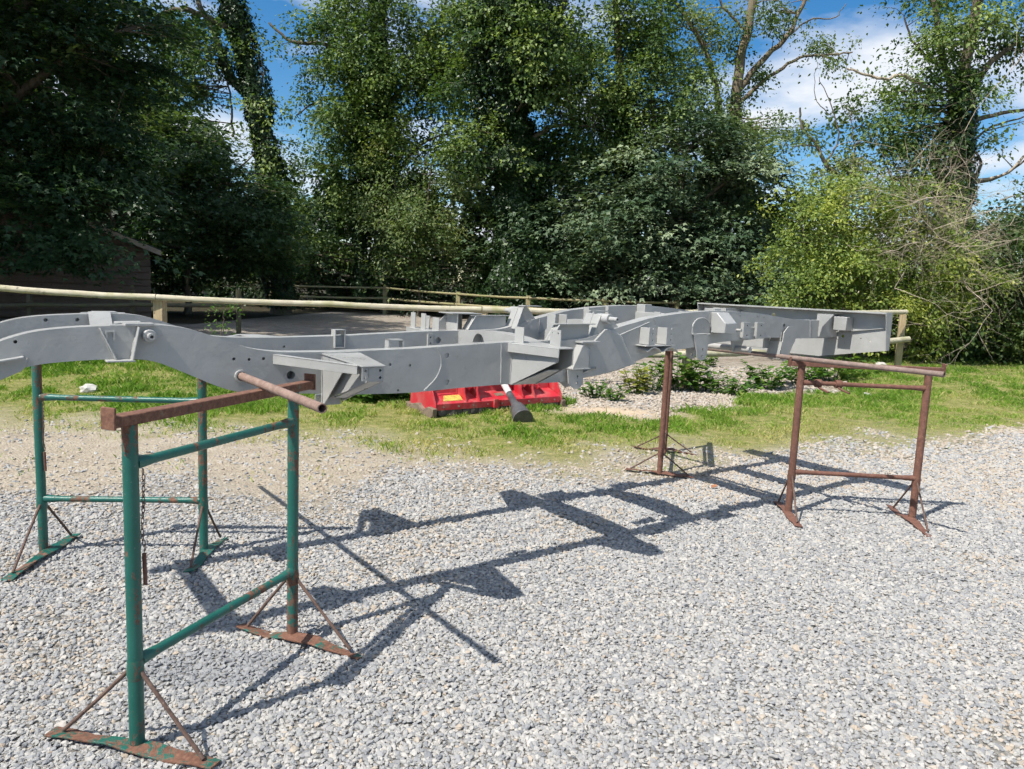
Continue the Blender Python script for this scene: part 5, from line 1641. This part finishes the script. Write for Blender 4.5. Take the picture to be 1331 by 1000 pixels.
# dead twiggy shrub
def dead_shrub():
    Y = 16.4
    b = at(1225, 470, Y)
    root = empty('dead_shrub', (b.x, Y, gz1(b.x, Y)))
    tag(root, 'leafless pale brown twiggy shrub leaning over the dark hedge', 'bush', 'bushes at the edge of the wood')
    base = Vector(root.location)
    f = lambda p: tuple(Vector(p) - base)
    rnd = random.Random(5)
    main = MB(f)
    tw = MB(f)

    def grow(p, d, L_, r, lvl, mb):
        n = 5
        pts = [p]
        for k in range(n):
            d = (d + Vector((rnd.gauss(0, .16), rnd.gauss(0, .16), rnd.gauss(-0.02 * lvl, .14)))).normalized()
            pts.append(pts[-1] + d * (L_ / n))
        mb.tube(pts, [r * (1 - 0.75 * k / n) for k in range(n + 1)], 5 if lvl < 2 else 3, caps=False)
        if lvl < 4:
            for k in range((4, 5, 4, 3)[lvl]):
                i = rnd.randint(1, n)
                s = (d.cross(Vector((rnd.gauss(0, 1), rnd.gauss(0, 1), rnd.gauss(0, 1)))).normalized() * 0.9 + d * 0.9).normalized()
                grow(pts[i], s, L_ * rnd.uniform(0.45, 0.75), r * 0.5, lvl + 1, tw if lvl >= 1 else mb)

    c = at(1215, 320, Y)
    for px, py in ((1150, 225), (1175, 195), (1195, 200), (1215, 205), (1240, 215), (1262, 245), (1282, 275), (1298, 305), (1295, 350), (1140, 270), (1275, 390), (1255, 330), (1155, 310), (1135, 300), (1225, 230), (1270, 300)):
        t_ = at(px, py, Y + rnd.uniform(-2.9, -0.9))
        st = c + Vector((rnd.uniform(-.4, .4), rnd.uniform(-.3, .3), rnd.uniform(-.6, .1)))
        grow(st, (t_ - st).normalized(), (t_ - st).length * 0.85, 0.015, 1, main)
    main.tube([(b.x, Y, base.z - 0.1), c - Vector((0, 0, 0.5)), c], [0.05, 0.04, 0.03], 8)
    main.build('stem', MAT['dead'], root, angle=80, recalc=False)
    o = tw.build('twigs', MAT['dead'], root, smooth=False, recalc=False)


dead_shrub()
tree('hedge_bush', 'dark green bramble hedge filling the right edge', 17.5,
     [([(1265, 485), (1262, 440), (1258, 380), (1255, 330)], 0.08, 0.03), ([(1262, 440), (1310, 390), (1335, 350)], 0.05, 0.02)],
     [(1240, 330, 70, 60, 0, 1.2, 380), (1300, 320, 55, 55, 0.3, 1.2, 300), (1230, 410, 80, 50, -0.5, 1.2, 430), (1310, 400, 70, 60, -0.4, 1.2, 430), (1270, 460, 110, 30, -0.8, 1.0, 400), (1190, 455, 50, 30, -0.4, 0.9, 180), (1390, 380, 80, 100, 0, 1.6, 480), (1340, 280, 26, 26, 0.5, 0.9, 70)],
     'hedge', 0.125, 10, 'airy', KITE, rag=(0.65, 1.4), cat='bush', group='bushes at the edge of the wood', seed=15)
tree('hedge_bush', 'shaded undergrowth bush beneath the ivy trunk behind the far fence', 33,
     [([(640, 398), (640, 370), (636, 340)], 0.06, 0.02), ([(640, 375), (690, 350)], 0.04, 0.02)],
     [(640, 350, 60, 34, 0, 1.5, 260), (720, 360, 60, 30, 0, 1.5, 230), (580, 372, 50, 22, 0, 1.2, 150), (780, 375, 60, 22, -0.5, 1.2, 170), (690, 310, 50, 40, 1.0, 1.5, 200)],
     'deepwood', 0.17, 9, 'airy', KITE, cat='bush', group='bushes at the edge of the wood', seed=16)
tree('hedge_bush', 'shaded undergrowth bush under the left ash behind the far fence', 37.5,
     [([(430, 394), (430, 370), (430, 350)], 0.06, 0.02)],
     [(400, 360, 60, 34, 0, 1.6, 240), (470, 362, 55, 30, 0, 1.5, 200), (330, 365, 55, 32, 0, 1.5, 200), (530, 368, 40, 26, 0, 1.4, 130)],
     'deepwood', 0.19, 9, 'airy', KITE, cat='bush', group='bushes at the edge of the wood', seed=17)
# sapling by the left fence
tree('young_sapling', 'thin leafy sapling sprouting beside the far end of the pole fence', 13.4,
     [([(287, 448), (288, 430), (291, 412), (293, 398)], 0.012, 0.004), ([(288, 430), (279, 415)], 0.006, 0.003)],
     [(291, 405, 8, 9, 0, 0.12, 6), (284, 422, 9, 9, 0, 0.12, 5), (296, 425, 7, 8, 0, 0.12, 4)],
     'weed', 0.07, 7, 'airy', KITE, cat='sapling', group=None, seed=18, twigs=False)

# trees standing out of the picture to the left: they throw the shade that lies on the shed and the left of the wood
for i, (x, y, h0, hr, lab) in enumerate(((-19.5, 16.5, 11.5, 4.6, 'tall dark tree outside the left edge shading the shed'), (-14.8, 12.3, 10.5, 3.2, 'tall dark tree outside the left edge shading the paddock fence'), (-13.6, 17.0, 14.5, 4.0, 'tall dark tree outside the top left shading the paddock'))):
    root = empty('shade_tree', (x, y, 0))
    tag(root, lab, 'tree', 'trees of the wood')
    MB().tube([(0, 0, -0.2), (0.1, 0.1, 4), (0, 0, h0)], [0.5, 0.38, 0.2], 10, wob=0.05).build('trunk', MAT['bark'], root, angle=80)
    P, D, N, S, T, subs = spray_leaves([((0, 0, h0), (hr, hr, 4.4), (1200, 520, 210)[i]), ((0.8, -0.6, h0 - 2.2), (hr * 0.8, hr * 0.8, 2.4), (520, 240, 70)[i])], 8, 0.38, 'layer', seed=40 + i, mult=1.0, shrink=1.0)
    V, Fx, k = leaf_arrays(P, D, N, S, KITE)
    LEAFTRI[0] += len(Fx)
    fast_mesh('crown', V, Fx, MAT['sycdark'], root, {'tint': np.repeat(T, k)})


# the depth of the wood behind: reads as one mass
def far_wood():
    blobs = []
    rng = np.random.default_rng(5)
    for Y in (40, 44, 49, 55):
        for px in range(-260, 1330, 62):
            top = np.interp(px, [-260, 0, 200, 300, 380, 440, 560, 640, 760, 860, 980, 1060, 1150, 1400], [-60, -40, 90, 190, 250, 215, 215, 170, 200, 190, 225, 285, 300, 330])
            for py in range(int(top) + 34, 400, 46):
                c = at(px + rng.uniform(-24, 24), py + rng.uniform(-14, 14), Y)
                if c.z < 0.4: continue
                blobs.append(((c.x, c.y, c.z), (2.2, 1.9, 1.5), 30))
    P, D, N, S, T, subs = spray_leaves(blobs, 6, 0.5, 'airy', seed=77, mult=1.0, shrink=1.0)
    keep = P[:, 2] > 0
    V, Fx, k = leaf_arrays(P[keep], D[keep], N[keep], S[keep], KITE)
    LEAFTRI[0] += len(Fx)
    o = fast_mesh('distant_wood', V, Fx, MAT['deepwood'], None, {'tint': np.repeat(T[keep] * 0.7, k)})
    tag(o, 'shade-darkened green mass of the wood behind the front trees', 'wood', kind='stuff')


far_wood()


# ------------------------------------------------------------------ weeds, stones, small things
def weed(name, label, px, py, Y, h, w, n, leaf, mat, seed, shape=KITE):
    rng = np.random.default_rng(seed)
    b = at(px, py, Y)
    z0 = gz1(b.x, Y)
    root = empty(name, (b.x, Y, z0))
    tag(root, label, 'weed', 'weeds along the fence')
    st = MB()
    P, D, N, S = [], [], [], []
    for k in range(n):
        a = rng.uniform(0, 6.28)
        r = w * math.sqrt(rng.random())
        top = Vector((math.cos(a) * r, math.sin(a) * r * 0.6, h * rng.uniform(0.5, 1.0)))
        bs = Vector((math.cos(a) * r * 0.35, math.sin(a) * r * 0.25, -0.02))
        mid = bs.lerp(top, 0.5) + Vector((0, 0, 0.04))
        st.tube([bs, mid, top], [0.005, 0.004, 0.002], 4, caps=False)
        m = 9
        for j in range(m):
            s = 0.25 + 0.75 * j / (m - 1)
            p = bs.lerp(top, s)
            th = rng.uniform(0, 6.28)
            P.append(p); D.append((math.cos(th), math.sin(th), rng.uniform(-0.3, 0.5))); N.append((rng.normal(0, .3), rng.normal(0, .3), 1)); S.append(leaf * rng.uniform(0.6, 1.25))
    st.build('stems', MAT[mat], root, smooth=False, recalc=False)
    V, Fx, k = leaf_arrays(np.array(P), np.array(D), np.array(N), np.array(S), shape)
    fast_mesh('leaves', V, Fx, MAT[mat], root, {'tint': np.repeat(np.clip(rng.normal(0.5, 0.25, len(P)), 0, 1), k)})


weed('leafy_weed', 'broad leaved weed at the foot of the middle fence post', 882, 500, 11.5, 0.62, 0.55, 34, 0.15, 'weed', 1)
weed('leafy_weed', 'yellowing weed left of the middle fence post', 828, 508, 10.9, 0.42, 0.28, 22, 0.11, 'weedyellow', 2)
weed('leafy_weed', 'small dark weed in the pale sandy patch', 797, 522, 9.9, 0.22, 0.22, 12, 0.09, 'weed', 3)
weed('leafy_weed', 'tall thin weeds right of the sandy patch', 845, 500, 11.3, 0.5, 0.4, 26, 0.08, 'weed', 4)
weed('leafy_weed', 'low spreading weed under the bump stop of the chassis', 950, 500, 11.2, 0.30, 0.5, 30, 0.10, 'weed', 5)
weed('leafy_weed', 'dense green weed under the rear hanger of the chassis', 1000, 492, 12.2, 0.45, 0.55, 34, 0.12, 'weed', 6)
weed('leafy_weed', 'leafy weed just left of the side-on rusty trestle', 1040, 490, 12.8, 0.42, 0.55, 30, 0.12, 'weed', 7)
weed('leafy_weed', 'leafy weed seen through the side-on rusty trestle', 1085, 480, 13.2, 0.45, 0.6, 30, 0.13, 'weed', 8)
weed('leafy_weed', 'nettle patch under the front arch of the chassis', 135, 486, 11.2, 0.5, 0.6, 36, 0.12, 'weed', 9)
weed('leafy_weed', 'straggly weeds left of the white rock', 75, 488, 11.0, 0.42, 0.5, 28, 0.09, 'weedyellow', 10)
weed('leafy_weed', 'weeds right of the front spring bracket below the chassis', 205, 490, 11.0, 0.42, 0.55, 30, 0.10, 'weed', 11)
weed('leafy_weed', 'dark dock plant beneath the forward outrigger', 505, 516, 9.0, 0.26, 0.42, 26, 0.14, 'weed', 12)
weed('leafy_weed', 'dock leaves beside the left end of the red mower', 475, 520, 9.0, 0.22, 0.4, 20, 0.13, 'weed', 13)
weed('leafy_weed', 'low nettles where the chassis dips towards the left trestle', 285, 500, 9.8, 0.34, 0.4, 24, 0.10, 'weed', 14)
weed('leafy_weed', 'sprawling weed right of the red mower at the edge of the stones', 775, 515, 10.2, 0.26, 0.3, 18, 0.08, 'weed', 16)
weed('leafy_weed', 'bushy weed between the middle fence post and the rear hanger', 915, 497, 11.5, 0.4, 0.4, 26, 0.11, 'weed', 17)
weed('leafy_weed', 'tiny weed on the paddock gravel beyond the lower rail', 925, 468, 15.5, 0.3, 0.25, 10, 0.12, 'weed', 15)


def rock(name, label, px, py, r, mat, seed, cat='rock'):
    g = gr(px, py)
    rnd = random.Random(seed)
    bm = bmesh.new()
    bmesh.ops.create_icosphere(bm, subdivisions=2, radius=r)
    for v in bm.verts:
        v.co *= rnd.uniform(0.78, 1.18)
        v.co.z *= 0.6
    me_ = bpy.data.meshes.new(name)
    bm.to_mesh(me_); bm.free()
    me_.materials.append(MAT[mat])
    o = bpy.data.objects.new(name, me_)
    COL.objects.link(o)
    o.location = (g.x, g.y, gz1(g.x, g.y) + r * 0.3)
    tag(o, label, cat)
    return o


rock('pale_rock', 'white rock in the grass under the front of the chassis', 115, 512, 0.10, 'rock', 1)
rock('pale_rock', 'white rock in the grass seen through the side-on rusty trestle', 1143, 492, 0.12, 'rock', 2)
rock('pale_rock', 'small pale stone by the grass seen through the side-on rusty trestle', 1126, 518, 0.06, 'rock', 3)
g = gr(928, 637)
dl = MB().prism([(-0.03, 0, 0.0), (-0.008, -0.018, 0.008), (0.03, -0.006, 0.002), (0.026, 0.014, 0.012), (0, 0.022, 0.004), (-0.02, 0.014, 0.01)], (0, 0, 0.004)).build('dry_leaf', MAT['dryleaf'])
dl.location = (g.x, g.y, 0.022)
dl.rotation_euler = (0.1, -0.12, 0.4)
tag(dl, 'curled orange brown dead leaf on the gravel by the chassis shadow', 'leaf')
print('leaf tris', LEAFTRI[0], 'stones', nS, 'grass', NG)
